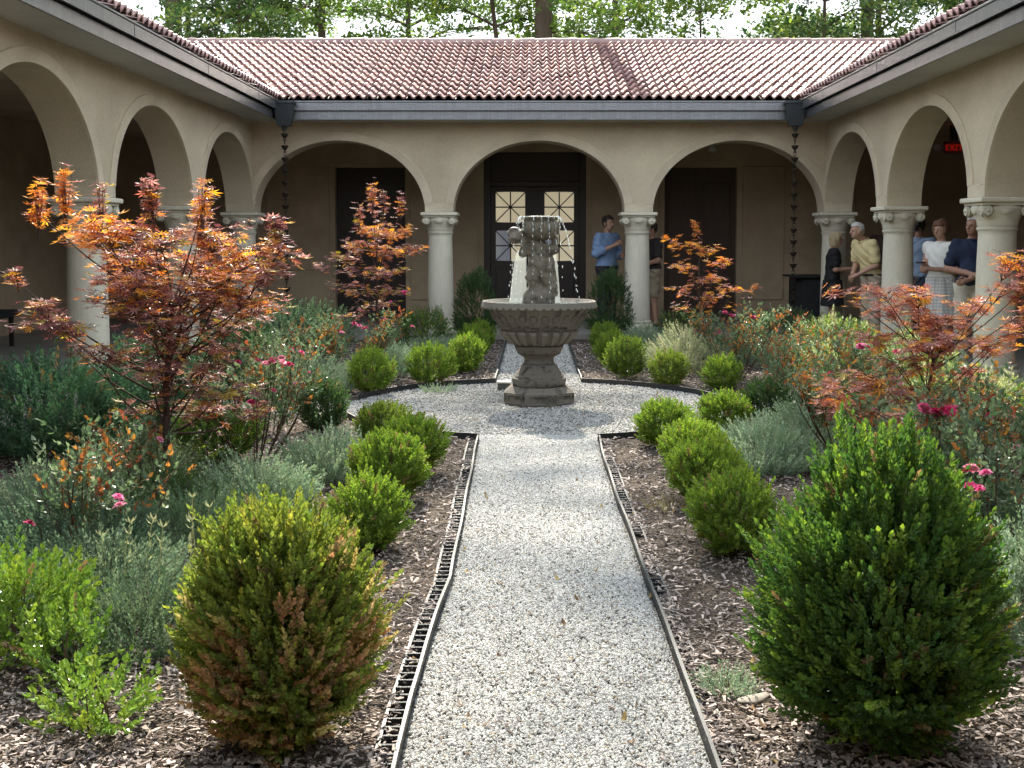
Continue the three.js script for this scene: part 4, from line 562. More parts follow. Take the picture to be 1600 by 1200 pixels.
  const t2 = thing('dark_bench', 'dark cushioned bench in shadow against the left arcade wall', 'bench', P(-7.35, FLOOR, 14.6)); mesh('seat', rbox(0.55, 0.1, 1.5, 0.03, 0, 0.45, 0), blackCloth, t2); mesh('backrest', rbox(0.08, 0.45, 1.5, 0.03, -0.25, 0.72, 0), blackCloth, t2); for (const z of [-0.65, 0.65]) for (const x of [-0.2, 0.2]) mesh('leg', box(0.05, 0.42, 0.05, x, 0.21, z), dark, t2);
}

// ------------------------------------------------------------------ foliage
const leafMat = (r, g, b, t = 0.35, rough = 0.55) => phy({ color: lin(r, g, b), transmission: t, thickness: 0, roughness: 1, specularIntensity: 0.4, clearcoat: 1 - rough, clearcoatRoughness: 0.4, ior: 1.4 });
const white = (t = 0.35, coat = 0.3, cr = 0.35) => phy({ color: lin(1, 1, 1), transmission: t, thickness: 0, roughness: 1, specularIntensity: 0.4, clearcoat: coat, clearcoatRoughness: cr, ior: 1.4 });
const LM = { box: white(0.46, 0.5, 0.3), soft: white(0.38, 0.08), gloss: white(0.25, 0.7, 0.25), maple: white(0.56, 0.45, 0.34), tree: white(0.5, 0.2) };
// one leaf along +y, facing +z: folded at the midrib, tip bent back
function leaf(len, wid, fold = 0.25, bend = 0.2, segs = 3) {
  const pos = [], q = []; for (let i = 0; i <= segs; i++) { const t = i / segs, w = wid * 0.5 * Math.pow(Math.sin(Math.PI * Math.pow(t, 0.75)), 0.8); q.push([t * len, i === 0 || i === segs ? 0 : w, -bend * len * t * t]); }
  for (let i = 0; i < segs; i++) { const [y0, w0, z0] = q[i], [y1, w1, z1] = q[i + 1]; for (const s of [-1, 1]) { const A = [0, y0, z0], B = [s * w0, y0, z0 + fold * w0], C = [s * w1, y1, z1 + fold * w1], D = [0, y1, z1]; if (w0 > 0) s > 0 ? pos.push(...A, ...B, ...C) : pos.push(...A, ...C, ...B); if (w1 > 0 || i === segs - 1) s > 0 ? pos.push(...A, ...C, ...D) : pos.push(...A, ...D, ...C); } }
  const g = new THREE.BufferGeometry(), out = []; for (let i = 0; i < pos.length; i += 9) { const a = V(...pos.slice(i, i + 3)), b = V(...pos.slice(i + 3, i + 6)), c = V(...pos.slice(i + 6, i + 9)); if (b.clone().sub(a).cross(c.clone().sub(a)).length() > 1e-10) out.push(...a.toArray(), ...b.toArray(), ...c.toArray()); }
  g.setAttribute('position', new THREE.Float32BufferAttribute(out, 3)); g.computeVertexNormals(); return g;
}
const place = (g, p, q, s = 1) => { g = g.clone(); g.applyMatrix4(mat4(p, q, V(s, s, s))); return g; };
const qe = (x, y, z, o = 'YXZ') => new THREE.Quaternion().setFromEuler(new THREE.Euler(x, y, z, o));
function sprig(seed, len, pairs, leafLen, leafWid, ang, o = {}) {   // a twig with paired leaves
  const R = rng(seed), list = []; if (o.stem !== 0) list.push(tube([V(0, 0, 0), V(0.02 * len, len * 0.5, 0), V(0, len, 0)], [o.stem || 0.0016, 0.0012, 0.0006], 3));
  const lf = leaf(leafLen, leafWid, o.fold ?? 0.3, o.bend ?? 0.2, o.segs || 2);
  for (let i = 0; i < pairs; i++) { const t = (i + 0.6) / pairs, y = len * t, k = 1 - 0.25 * t; for (const s of [0, 1]) list.push(place(lf, V(0, y, 0), qe(0, i * (o.twist ?? 1.57) + s * Math.PI + (R() - 0.5) * 0.6, 0).multiply(qe(ang * (1.1 - 0.45 * t) + (R() - 0.5) * 0.3, 0, (R() - 0.5) * 0.4)), k * (0.8 + R() * 0.4))); }
  list.push(place(lf, V(0, len, 0), qe(0.15, R() * 6, 0), 0.85)); return merge(list);
}
const sprigs = {
  box: [1, 2, 3].map((s) => sprig(s, 0.06, 6, 0.019, 0.0125, 0.95)),
  boxFar: [1, 2, 3].map((s) => sprig(s + 10, 0.075, 5, 0.026, 0.014, 0.95)),
  boxBig: [4, 5, 6].map((s) => sprig(s, 0.09, 7, 0.021, 0.0125, 0.85)),
  holly: [7, 8].map((s) => sprig(s, 0.13, 6, 0.034, 0.017, 0.85)),
  broad: [9, 10].map((s) => sprig(s, 0.11, 6, 0.025, 0.017, 0.85, { segs: 3 })),
  grey: [11, 12, 13].map((s) => sprig(s, 0.12, 7, 0.021, 0.0095, 1.0, { twist: 2.2 })),
  rose: [14, 15].map((s) => sprig(s, 0.085, 2, 0.036, 0.023, 1.15, { twist: 0.3, segs: 3, bend: 0.3 })),
  euon: [16, 17].map((s) => sprig(s, 0.12, 5, 0.04, 0.021, 0.9, { segs: 2 })),
};
const UP = V(0, 1, 0);
// fill(n, spot) : spot(R) -> {p, dir, s, c}
function foliage(parent, geos, mat, n, R, spot, name = 'foliage') {
  const per = Math.ceil(n / geos.length), q = new THREE.Quaternion(), tw = new THREE.Quaternion(), col = new THREE.Color();
  geos.forEach((g) => { const im = new THREE.InstancedMesh(g, mat, per); im.name = name; im.userData.kind = 'stuff'; im.castShadow = im.receiveShadow = true; let k = 0; for (let i = 0; i < per; i++) { const s = spot(R); if (!s) continue; q.setFromUnitVectors(UP, s.dir.normalize()); tw.setFromAxisAngle(UP, R() * 6.28); im.setMatrixAt(k, mat4(s.p, q.clone().multiply(tw), V(s.s, s.s, s.s))); col.setRGB(...s.c); im.setColorAt(k, col); k++; } im.count = k; parent.add(im); });
}
function rndDir(R) { const z = R() * 2 - 1, a = R() * 6.2832, r = Math.sqrt(1 - z * z); return V(r * Math.cos(a), z, r * Math.sin(a)); }
const mixc = (a, b, t) => a.map((v, i) => v + (b[i] - v) * t);
const jit = (c, R, k = 0.3) => { const b = 1 + (R() - 0.5) * 2 * k; return [c[0] * b * (1 + (R() - 0.5) * 0.2), c[1] * b, c[2] * b * (1 + (R() - 0.5) * 0.2)]; };
function stems(parent, R, n, w, h, r, mat = M.twig) { const l = []; for (let i = 0; i < n; i++) { const a = R() * 6.28, k = R() * 0.7; l.push(tube(curve(V(Math.cos(a) * 0.02, -0.03, Math.sin(a) * 0.02), V(Math.cos(a) * w * k * 0.5, h * (0.55 + 0.35 * R()), Math.sin(a) * w * k * 0.5), V((R() - 0.5) * 0.05, 0, (R() - 0.5) * 0.05), 4), [r, r * 0.8, r * 0.6, r * 0.45, r * 0.3], 5)); } mesh('stem', merge(l), mat, parent); }
const GREEN = [0.16, 0.265, 0.022], GREEN2 = [0.29, 0.4, 0.03], DEEP = [0.045, 0.1, 0.02];
let seedN = 100;
// clipped or natural boxwood: w wide, h tall
function boxwood(label, x, d, w, h, o = {}) {
  const R = rng(seedN++), g = thing(o.name || 'boxwood_shrub', label, o.cat || 'shrub', P(x, 0.005, d), R() * 6, o.group || 'small round boxwoods');
  g.rotation.y = 0;
  stems(g, R, o.stems || 7, w, h, o.sr || 0.006);
  const ph = R() * 50, lump = o.lump ?? 0.21, cy = h * (o.cy ?? 0.52), ry = h - cy, rlow = cy * 0.96;
  const col = o.col || GREEN, col2 = o.col2 || GREEN2, geos = o.geos || (d < 9 ? sprigs.box : sprigs.boxFar), n = o.n || Math.round(w * h * (d < 9 ? 7600 : 4300));
  foliage(g, geos, o.mat || LM.box, n, R, () => {
    const v = rndDir(R), t = 0.5 + 0.5 * Math.pow(R(), 0.45); let k = 1 + lump * 2 * (fbm(v.x * 2.6 + ph, v.y * 2.4 + v.z * 2.3 + ph, 0, 3) - 0.5);
    if (o.cone) { const yy = v.y > 0 ? v.y : 0; k *= 1 - o.cone * yy * yy; }
    if (!o.solid && t > 0.78 && fbm(v.x * 4.3 + ph * 2, v.y * 4.3 - v.z * 3.9 + ph, 0, 2) < 0.36) return null;
    if (R() < 0.09) k *= 1.04 + 0.12 * R();
    const p = V(v.x * w * 0.5 * t * k, cy + v.y * (v.y > 0 ? ry * (o.cone ? 1 / (1 - o.cone) : 1) : rlow) * t * k, v.z * w * 0.5 * t * k); if (p.y < 0.02) return null;
    const dir = v.clone().multiplyScalar(0.8).add(V((R() - 0.5) * 0.8, 0.55 + R() * 0.4, (R() - 0.5) * 0.8));
    let c = mixc(col, col2, R() * R()); if (R() < 0.03) c = [0.24, 0.16, 0.06]; if (o.tint) c = o.tint(p, c, R, v); if (!c) return null;
    const sz = (o.size || 1) * (0.7 + 0.6 * R()); p.addScaledVector(dir.clone().normalize(), -0.045 * sz * (o.back ?? 1));
    return { p, dir, s: sz, c: jit(c, R, 0.25) };
  });
  return g;
}
// left of the front path, near to far
boxwood('round boxwood left of the path, next to the big browning shrub', -0.83, 5.5, 0.414, 0.38);
boxwood('round boxwood left of the path, second from the big browning shrub', -0.86, 6.5, 0.478, 0.42);
boxwood('round boxwood left of the path, beside the edging corner', -0.8, 7.3, 0.478, 0.4);
boxwood('olive-green boxwood left of the path, last before the gravel circle', -1.13, 8.35, 0.442, 0.32, { col: [0.1, 0.15, 0.015] });
boxwood('dark boxwood at the left edge of the gravel circle', -1.72, 9.0, 0.414, 0.42, { col: DEEP, col2: [0.05, 0.1, 0.02] });
// right of the front path
boxwood('round boxwood right of the path, next to the big dark shrub', 0.97, 5.4, 0.432, 0.42);
boxwood('round boxwood right of the path, second from the big dark shrub', 1.0, 6.5, 0.451, 0.38);
boxwood('round boxwood right of the path, third from the big dark shrub', 1.06, 7.35, 0.460, 0.36);
boxwood('round boxwood right of the path, at the edging by the gravel circle', 0.97, 8.25, 0.442, 0.37);
boxwood('boxwood right of the gravel circle beside the grey catmint', 1.53, 8.9, 0.423, 0.34);
boxwood('dark boxwood furthest right of the gravel circle under the roses', 1.95, 9.3, 0.423, 0.38, { col: DEEP, col2: [0.06, 0.11, 0.02] });
// behind the fountain
boxwood('round boxwood behind the circle, leftmost by the curved edging', -1.64, 11.2, 0.460, 0.44, { group: 'round boxwoods behind the fountain' });
boxwood('round boxwood behind the circle, second from left', -1.1, 11.9, 0.515, 0.43, { group: 'round boxwoods behind the fountain' });
boxwood('bright boxwood left of the back path, nearest the fountain', -0.79, 12.9, 0.414, 0.45, { group: 'round boxwoods behind the fountain' });
boxwood('boxwood left of the back path, midway to the arcade', -0.8, 14.3, 0.442, 0.45, { group: 'round boxwoods behind the fountain' });
boxwood('boxwood left of the back path, at the foot of the upright shrub', -0.74, 15.6, 0.423, 0.4, { group: 'round boxwoods behind the fountain' });
boxwood('round boxwood right of the back path, nearest the fountain', 1.02, 12.4, 0.460, 0.46, { col: [0.1, 0.17, 0.018], group: 'round boxwoods behind the fountain' });
boxwood('boxwood right of the back path, second from the fountain', 0.96, 13.6, 0.423, 0.43, { group: 'round boxwoods behind the fountain' });
boxwood('boxwood right of the back path, at the foot of the upright shrub', 0.97, 15.1, 0.432, 0.44, { group: 'round boxwoods behind the fountain' });
boxwood('yellow-green boxwood behind the circle on the right, before pale catmint', 1.43, 11.8, 0.432, 0.37, { col: [0.13, 0.19, 0.02], group: 'round boxwoods behind the fountain' });
boxwood('round boxwood behind the circle, rightmost by the roses', 1.92, 11.4, 0.414, 0.37, { group: 'round boxwoods behind the fountain' });
for (const [x, s] of [[-0.88, 'left'], [1.13, 'right']]) boxwood(`upright pointed boxwood ${s} of the dark double door`, x, 16.5, 0.66, 1.08, { cone: 0.35, col: [0.045, 0.105, 0.025], col2: [0.07, 0.14, 0.03], cy: 0.36, solid: true, n: 1700, group: 'upright boxwoods by the door', lump: 0.2 });
// the two big shrubs in front
boxwood('big rounded boxwood with browned twigs at the front left of the path', -0.77, 3.33, 0.56, 0.77, {
  group: 'big front shrubs', geos: sprigs.boxBig.slice(0, 2).concat(sprigs.box), n: 5200, stems: 14, sr: 0.008, lump: 0.26, cy: 0.44, cone: 0.1, solid: true, col: [0.18, 0.26, 0.03], col2: [0.4, 0.4, 0.05],
  tint: (p, c, R, v) => { const b = fbm(p.x * 9 + 3, p.y * 6 + 1, 0, 3) + 0.24 * Math.max(0, v.z) + 0.1 * Math.max(0, 0.55 - p.y); return b > 0.64 ? (R() < 0.62 ? mixc([0.56, 0.38, 0.16], [0.44, 0.22, 0.1], R()) : c) : b > 0.54 && R() < 0.35 ? [0.5, 0.4, 0.12] : c; } });
boxwood('big dark green boxwood with upright sprays at the front right', 1.06, 3.33, 0.68, 0.93, { group: 'big front shrubs', geos: sprigs.boxBig, n: 6200, stems: 16, sr: 0.009, lump: 0.3, cy: 0.42, cone: 0.1, col: [0.06, 0.15, 0.022], col2: [0.27, 0.4, 0.03], size: 1.1 });
// darker evergreens at the left
boxwood('broad glossy dark green holly at the far left edge of the garden', -3.45, 7.9, 1.4, 0.66, { name: 'holly_shrub', group: 'dark evergreen shrubs on the left', geos: sprigs.holly, mat: LM.gloss, n: 2600, col: [0.06, 0.15, 0.07], col2: [0.12, 0.23, 0.11], lump: 0.35, cy: 0.4 });
boxwood('glossy dark holly between the big maple and the left column', -2.9, 8.5, 0.9, 0.76, { name: 'holly_shrub', group: 'dark evergreen shrubs on the left', geos: sprigs.holly, mat: LM.gloss, n: 1500, col: [0.06, 0.15, 0.07], col2: [0.12, 0.23, 0.11], lump: 0.35, cy: 0.42, cone: 0.2 });
boxwood('dark evergreen directly behind the trunk of the big maple', -2.75, 10.2, 0.75, 0.85, { group: 'dark evergreen shrubs on the left', col: [0.025, 0.07, 0.016], col2: [0.04, 0.1, 0.02], n: 1300 });
boxwood('low green boxwood under the big maple beside the bare rose canes', -2.2, 7.6, 0.7, 0.42, { group: 'dark evergreen shrubs on the left', col: [0.05, 0.12, 0.02], n: 1100, lump: 0.3 });
boxwood('grey-green shrub in front of the left back arch', -3.0, 13.6, 1.5, 0.75, { name: 'grey_shrub', group: 'grey-green shrubs along the back', geos: sprigs.grey, mat: LM.soft, n: 2300, size: 1.3, col: [0.1, 0.18, 0.09], col2: [0.18, 0.27, 0.15], lump: 0.4 });
boxwood('green shrub between the middle maple and the left back column', -1.45, 14.6, 0.7, 0.66, { name: 'green_shrub', group: 'grey-green shrubs along the back', col: [0.05, 0.12, 0.025], n: 900, lump: 0.3 });
boxwood('dark round shrub beside the right back column', 2.05, 15.6, 0.7, 0.6, { name: 'green_shrub', group: 'grey-green shrubs along the back', col: [0.04, 0.075, 0.03], n: 800, lump: 0.3 });
boxwood('green shrub at the foot of the right rain chain', 3.4, 14.6, 1.2, 0.62, { name: 'green_shrub', group: 'grey-green shrubs along the back', col: [0.06, 0.12, 0.04], col2: [0.12, 0.19, 0.08], n: 1500, lump: 0.35 });
// variegated euonymus on the right
const VARI = (p, c, R) => { const t = R(); return t < 0.36 ? [0.55, 0.58, 0.32] : t < 0.62 ? [0.34, 0.42, 0.08] : c; };
for (const [lab, x, d, w, h] of [['variegated yellow-green shrub before the woman in black', 3.3, 12.2, 0.95, 0.66], ['variegated yellow-green shrub left of the second right column', 3.05, 10.6, 0.9, 0.55], ['variegated shrub at the foot of the near right column', 3.65, 9.5, 1.1, 0.42], ['yellow-green shrub at the right edge before the near column', 4.0, 8.0, 0.9, 0.42], ['pale variegated shrub behind the orange maple on the right', 3.7, 11.0, 0.9, 0.55]])
  boxwood(lab, x, d, w, h, { name: 'variegated_shrub', group: 'variegated shrubs on the right', geos: sprigs.euon, mat: LM.soft, n: Math.round(w * h * 1900), col: [0.1, 0.2, 0.05], col2: [0.16, 0.26, 0.06], tint: VARI, lump: 0.35 });
// bright broad-leaved shrub at the lower left
boxwood('bright lime-green broad-leaved shrub in the lower left corner', -1.92, 4.05, 0.5, 0.36, { name: 'broadleaf_shrub', group: 'lime-green seedlings lower left', geos: sprigs.broad, mat: LM.gloss, n: 430, col: [0.15, 0.27, 0.03], col2: [0.34, 0.46, 0.04], lump: 0.4 });
boxwood('sprawling lime-green sprig on the mulch left of the browning shrub', -1.38, 3.45, 0.34, 0.16, { name: 'broadleaf_shrub', group: 'lime-green seedlings lower left', geos: sprigs.broad, mat: LM.gloss, n: 80, col: [0.15, 0.27, 0.03], col2: [0.34, 0.45, 0.04], lump: 0.5 });
boxwood('low lime-green sprig between the corner shrub and the browning shrub', -1.62, 3.8, 0.3, 0.24, { name: 'broadleaf_shrub', group: 'lime-green seedlings lower left', geos: sprigs.broad, mat: LM.gloss, n: 80, col: [0.15, 0.27, 0.03], col2: [0.34, 0.45, 0.04], lump: 0.5 });
// grey-leaved catmint: arching stems from one crown
function catmint(label, x, d, w, h, n, o = {}) {
  const R = rng(seedN++), g = thing(o.name || 'catmint_plant', label, 'plant', P(x, 0.005, d), 0, o.group || 'grey-green catmint clumps'), col = o.col || [0.2, 0.3, 0.16], col2 = o.col2 || [0.36, 0.45, 0.3];
  stems(g, R, 9, w, h, 0.003);
  foliage(g, o.geos || sprigs.grey, LM.soft, n, R, () => { const a = R() * 6.28, r = Math.sqrt(R()), hh = h * (1 - 0.55 * r * r) * (0.72 + 0.45 * fbm(a * 0.9 + x * 7, r * 3 + d, 0, 2)) * Math.pow(R(), 0.5), p = V(Math.cos(a) * r * w * 0.5, Math.max(0.01, hh - 0.09), Math.sin(a) * r * w * 0.5); return { p, dir: V(Math.cos(a) * (0.3 + 0.6 * r) + (R() - 0.5) * 0.7, 0.9, Math.sin(a) * (0.3 + 0.6 * r) + (R() - 0.5) * 0.7), s: (o.size || 1) * (0.6 + 0.7 * R()), c: jit(mixc(col, col2, R()), R, 0.25) }; });
  return g;
}
catmint('grey-green catmint behind the boxwoods left of the path', -1.32, 7.2, 0.62, 0.34, 1100);
catmint('grey-green catmint between the big browning shrub and the rose', -1.6, 6.35, 0.6, 0.34, 1100);
catmint('low catmint beside the left boxwood row under the maple', -1.3, 5.55, 0.4, 0.22, 400);
catmint('catmint left of the gravel circle under the back rose', -2.35, 11.2, 1.0, 0.45, 1500);
catmint('catmint on the left before the left back column', -1.2, 13.6, 0.9, 0.42, 1300);
catmint('catmint beside the boxwoods left behind the circle', -1.7, 12.7, 0.8, 0.4, 1100);
catmint('grey-blue catmint right of the path behind the boxwood row', 1.52, 7.5, 0.72, 0.36, 1400);
catmint('pale straw-green catmint behind the yellow-green boxwood', 1.75, 13.0, 0.95, 0.55, 1500, { col: [0.34, 0.38, 0.18], col2: [0.52, 0.54, 0.36] });
catmint('catmint in front of the right back column', 1.5, 15.2, 0.8, 0.45, 1100);
catmint('catmint at the back under the right maple', 2.7, 13.8, 0.9, 0.45, 1200);
catmint('catmint at the right edge behind the big dark shrub', 1.98, 4.35, 0.6, 0.5, 1200);
catmint('ragged catmint on the mulch left of the browning shrub', -1.5, 4.2, 0.55, 0.28, 650, { col: [0.1, 0.17, 0.08], col2: [0.18, 0.25, 0.13] });
catmint('tall catmint around the near rose at the left edge', -2.25, 5.2, 0.95, 0.4, 1300, { col: [0.1, 0.18, 0.1], col2: [0.17, 0.25, 0.15] });
catmint('small grey tuft on the mulch left of the big dark shrub', 0.66, 3.72, 0.16, 0.1, 110, { size: 0.55 });
catmint('small catmint seedling by the edging behind the fountain left', -0.95, 11.3, 0.35, 0.1, 120, { size: 0.6 });
catmint('small tuft of dry grass beside the second right boxwood', 0.77, 6.3, 0.24, 0.06, 70, { size: 0.5, col: [0.3, 0.24, 0.1], col2: [0.35, 0.3, 0.14] });
catmint('green weedy undergrowth beneath the big maple', -2.0, 6.3, 0.7, 0.3, 700, { col: [0.07, 0.13, 0.04], col2: [0.12, 0.18, 0.05] });
catmint('green undergrowth below the orange maple on the right', 2.3, 6.8, 0.9, 0.3, 900, { col: [0.06, 0.11, 0.05], col2: [0.12, 0.17, 0.08] });
catmint('catmint beside the near rose at the left', -1.85, 4.8, 0.6, 0.3, 700, { col: [0.14, 0.22, 0.12], col2: [0.26, 0.34, 0.2] });
catmint('catmint at the left edge below the holly', -2.75, 6.1, 0.8, 0.34, 900, { col: [0.13, 0.21, 0.12], col2: [0.24, 0.32, 0.2] });
catmint('loose green undergrowth between near rose and catmint row', -1.75, 5.65, 0.6, 0.28, 650, { col: [0.12, 0.2, 0.09], col2: [0.22, 0.3, 0.15] });
catmint('grey-green clump behind the near rose', -2.55, 7.0, 0.7, 0.36, 800);
catmint('catmint filling the bed right of the big dark shrub', 1.75, 5.1, 0.6, 0.36, 800);
catmint('catmint under the pale pink roses at the right', 2.25, 5.9, 0.8, 0.36, 900, { col: [0.13, 0.21, 0.12], col2: [0.26, 0.34, 0.22] });
catmint('catmint right of the grey-blue clump under the roses', 2.15, 8.4, 0.8, 0.38, 1000, { col: [0.16, 0.25, 0.13], col2: [0.3, 0.38, 0.24] });
catmint('pale catmint between the variegated shrubs and the roses', 2.75, 8.4, 0.8, 0.4, 1000, { col: [0.24, 0.32, 0.16], col2: [0.42, 0.48, 0.3] });
catmint('catmint low at the left edge of the frame beside the lime-green shrub', -2.3, 4.4, 0.6, 0.32, 700, { col: [0.12, 0.2, 0.1], col2: [0.22, 0.3, 0.17] });
// tall pale weeds
for (const [i, x, y0, y1, d] of [[0, 275, 1000, 780, 4.55], [1, 290, 1000, 815, 4.5], [2, 185, 960, 818, 4.7], [3, 215, 940, 810, 4.8], [4, 150, 930, 845, 4.8], [5, 240, 990, 830, 4.5], [6, 312, 960, 800, 4.7]]) {
  const R = rng(300 + i), b = px(x, 0, d), h = EYE - (y1 - HY) * d / F, g = thing('weed_stalk', ['tall pale weed stalk just left of the browning shrub', 'pale weed stalk with paired leaves, second left of the browning shrub', 'pale weed stalk in front of the near rose', 'pale weed stalk rising behind the near rose leaves', 'short pale weed stalk at the left under the rose', 'leaning pale weed stalk between rose and browning shrub', 'thin weed stalk touching the browning shrub'][i], 'weed', V(b.x, 0, b.z), 0, 'tall pale weeds'), lean = V((R() - 0.5) * 0.12, h, (R() - 0.5) * 0.08), pts = curve(V(0, 0, 0), lean, V((R() - 0.5) * 0.05, 0, 0), 7), wm = leafMat(0.5, 0.5, 0.24, 0.3, 0.7), lf = leaf(0.034, 0.011, 0.2, 0.4, 2), ll = [];
  mesh('stem', tube(pts, [0.0035, 0.0032, 0.003, 0.0026, 0.0022, 0.002, 0.0016, 0.0012], 5), wm, g);
  for (let k = 0; k < 6; k++) { const t = 0.3 + 0.7 * Math.min(1, (k + R() * 0.6) / 5.3), p = lean.clone().multiplyScalar(t); for (let m = 0; m < (k === 5 ? 4 : 2); m++) { const l = mesh('leaf', lf, wm, g); l.position.copy(p); l.quaternion.copy(qe(0, k * 0.8 + m * 1.57, 0).multiply(qe(0.9 + R() * 0.4, 0, 0))); l.scale.setScalar(0.7 + R() * 0.6); } }
}
// roses: canes, compound leaves, pink blooms
const bloomGeo = (() => { const l = [], R = rng(44); for (let r = 0; r < 3; r++) for (let k = 0; k < 5 + r; k++) { const pt = leaf(0.012 + r * 0.005, 0.015 + r * 0.006, -0.25, -0.35, 3); l.push(place(pt, V(0, r * -0.002, 0), qe(0, k / (5 + r) * 6.28 + r, 0).multiply(qe(0.35 + r * 0.42, 0, 0)))); } return merge(l); })();
const bloomMats = [[0.72, 0.05, 0.24], [0.78, 0.16, 0.36], [0.62, 0.03, 0.13], [0.8, 0.32, 0.45]].map((c) => leafMat(...c, 0.3, 0.7));
function rose(label, x, d, w, h, n, blooms, o = {}) {
  const R = rng(seedN++), g = thing('rose_bush', label, 'rose bush', P(x, 0.005, d), 0, 'rose bushes'), canes = [], tips = [];
  for (let i = 0; i < (o.canes || 9); i++) { const a = R() * 6.28, r = w * 0.5 * Math.sqrt(R()), e = V(Math.cos(a) * r, h * (0.55 + 0.5 * R()), Math.sin(a) * r); canes.push(tube(curve(V(Math.cos(a) * 0.03, -0.03, Math.sin(a) * 0.03), e, V(Math.cos(a) * 0.05, 0, Math.sin(a) * 0.05), 5), [0.006, 0.0055, 0.005, 0.004, 0.003, 0.002], 5)); tips.push(e); for (let k = 0; k < 2; k++) { const e2 = e.clone().add(V((R() - 0.5) * 0.2, (R() - 0.3) * 0.14, (R() - 0.5) * 0.2)); canes.push(tube(curve(e.clone().multiplyScalar(0.75), e2, V(0, 0.02, 0), 3), [0.0032, 0.0028, 0.002, 0.0014], 4)); tips.push(e2); } }
  mesh('cane', merge(canes), M.twig, g);
  foliage(g, sprigs.rose, LM.box, n, R, () => { const t = tips[Math.floor(R() * tips.length)], f = 0.45 + 0.6 * R(), p = t.clone().multiplyScalar(f).add(V((R() - 0.5) * 0.16, (R() - 0.5) * 0.1, (R() - 0.5) * 0.16)); if (p.y < (o.bare || 0.06)) return null; const q = R(); const c = q < (o.red || 0.22) * 0.55 * (0.4 + p.y / h) ? mixc([0.3, 0.07, 0.03], [0.42, 0.2, 0.03], R()) : mixc([0.08, 0.15, 0.06], [0.2, 0.26, 0.14], R()); return { p, dir: V((R() - 0.5) * 2, 0.5 + R() * 0.5, (R() - 0.5) * 2), s: 0.7 + 0.6 * R(), c: jit(c, R, 0.3) }; });
  for (const [bx, by, k = 2, s = 1] of blooms) for (let i = 0; i < k; i++) { const p = px(bx, by, d - w * 0.4 + (R() - 0.5) * 0.12).sub(g.position), b = mesh('bloom', bloomGeo, bloomMats[Math.floor(R() * 4)], g); b.position.set(p.x + (R() - 0.5) * 0.05 * (k > 1 ? 1.4 : 0), p.y + (R() - 0.5) * 0.025, p.z); b.quaternion.copy(qe((R() - 0.2) * 0.9, R() * 6, (R() - 0.5) * 0.8)); b.scale.setScalar(s * (1 + 0.5 * R())); }
  return g;
}
rose('pink rose bush with bare canes right of the big maple trunk', -1.88, 7.45, 0.85, 0.82, 420, [[405, 566, 2], [432, 562, 3, 1.2], [445, 568, 3, 1.2], [370, 566, 1], [470, 550, 1], [425, 612, 1], [390, 630, 1]], { bare: 0.28, canes: 12 });
rose('near rose bush with yellow and orange young leaves at the left', -2.02, 5.15, 0.7, 0.6, 190, [[35, 824, 1, 1.3], [177, 780, 1, 1.2], [178, 795, 1, 1.1]], { red: 0.55, bare: 0.18, canes: 8 });
rose('rose bush with red young shoots in front of the middle maple', -2.0, 12.0, 1.05, 0.72, 620, [[557, 507, 4, 1.2], [570, 512, 2, 1.1], [633, 457, 2, 1.2], [645, 510, 2], [610, 470, 1], [530, 520, 2], [600, 500, 1]], { red: 0.45 });
rose('sparse rose shoots at the foot of the big maple', -2.35, 6.6, 0.6, 0.5, 120, [[245, 688, 1, 0.8]], { red: 0.4, canes: 6 });
rose('pink rose bush below the right back maple', 2.25, 12.3, 1.0, 0.68, 560, [[1130, 488, 3, 1.1], [1142, 493, 2, 1.1], [1178, 495, 2, 1], [1125, 520, 1]], { red: 0.4 });
rose('rose bush with red shoots right of the rightmost back boxwood', 2.35, 10.3, 0.85, 0.6, 480, [[1278, 580, 2, 1.1], [1297, 584, 3, 1.1], [1284, 600, 4, 1.2], [1240, 570, 1]], { red: 0.45 });
rose('rose bush with deep pink cluster before the variegated shrubs', 2.85, 9.4, 0.8, 0.72, 420, [[1348, 540, 4, 1.3], [1360, 545, 2], [1404, 551, 2, 1.1], [1410, 600, 2]], { red: 0.35 });
rose('rose bush with bright pink cluster behind the big dark shrub', 2.3, 6.3, 0.9, 0.72, 480, [[1458, 640, 5, 1.4], [1472, 644, 5, 1.4], [1484, 642, 4, 1.3]], { red: 0.3 });
rose('rose bush with paler pink blooms at the right edge', 2.25, 5.35, 0.85, 0.66, 460, [[1495, 740, 2, 1.2], [1514, 736, 2, 1.2], [1531, 762, 2, 1.1], [1548, 740, 1], [1540, 765, 1]], { red: 0.15 });
rose('rose bush with small pink blooms left of the dark boxwood', -2.1, 8.9, 0.8, 0.62, 380, [[460, 600, 2], [480, 585, 1], [440, 615, 1]], { red: 0.3 });
rose('low rose bush between the left columns and the grey shrub', -2.7, 11.9, 0.8, 0.6, 380, [[455, 545, 2], [470, 552, 1]], { red: 0.35 });
rose('rose bush between the pale catmint and the variegated shrubs', 2.75, 11.2, 0.85, 0.62, 420, [[1235, 545, 1], [1262, 552, 2], [1225, 560, 1]], { red: 0.4 });
rose('rose bush in front of the orange maple trunk', 2.2, 7.9, 0.9, 0.56, 420, [[1300, 655, 1], [1365, 640, 2], [1390, 668, 1]], { red: 0.35 });
rose('rose bush at the right edge under the maple branches', 3.0, 6.9, 0.9, 0.6, 420, [[1560, 650, 2], [1590, 700, 2]], { red: 0.4 });
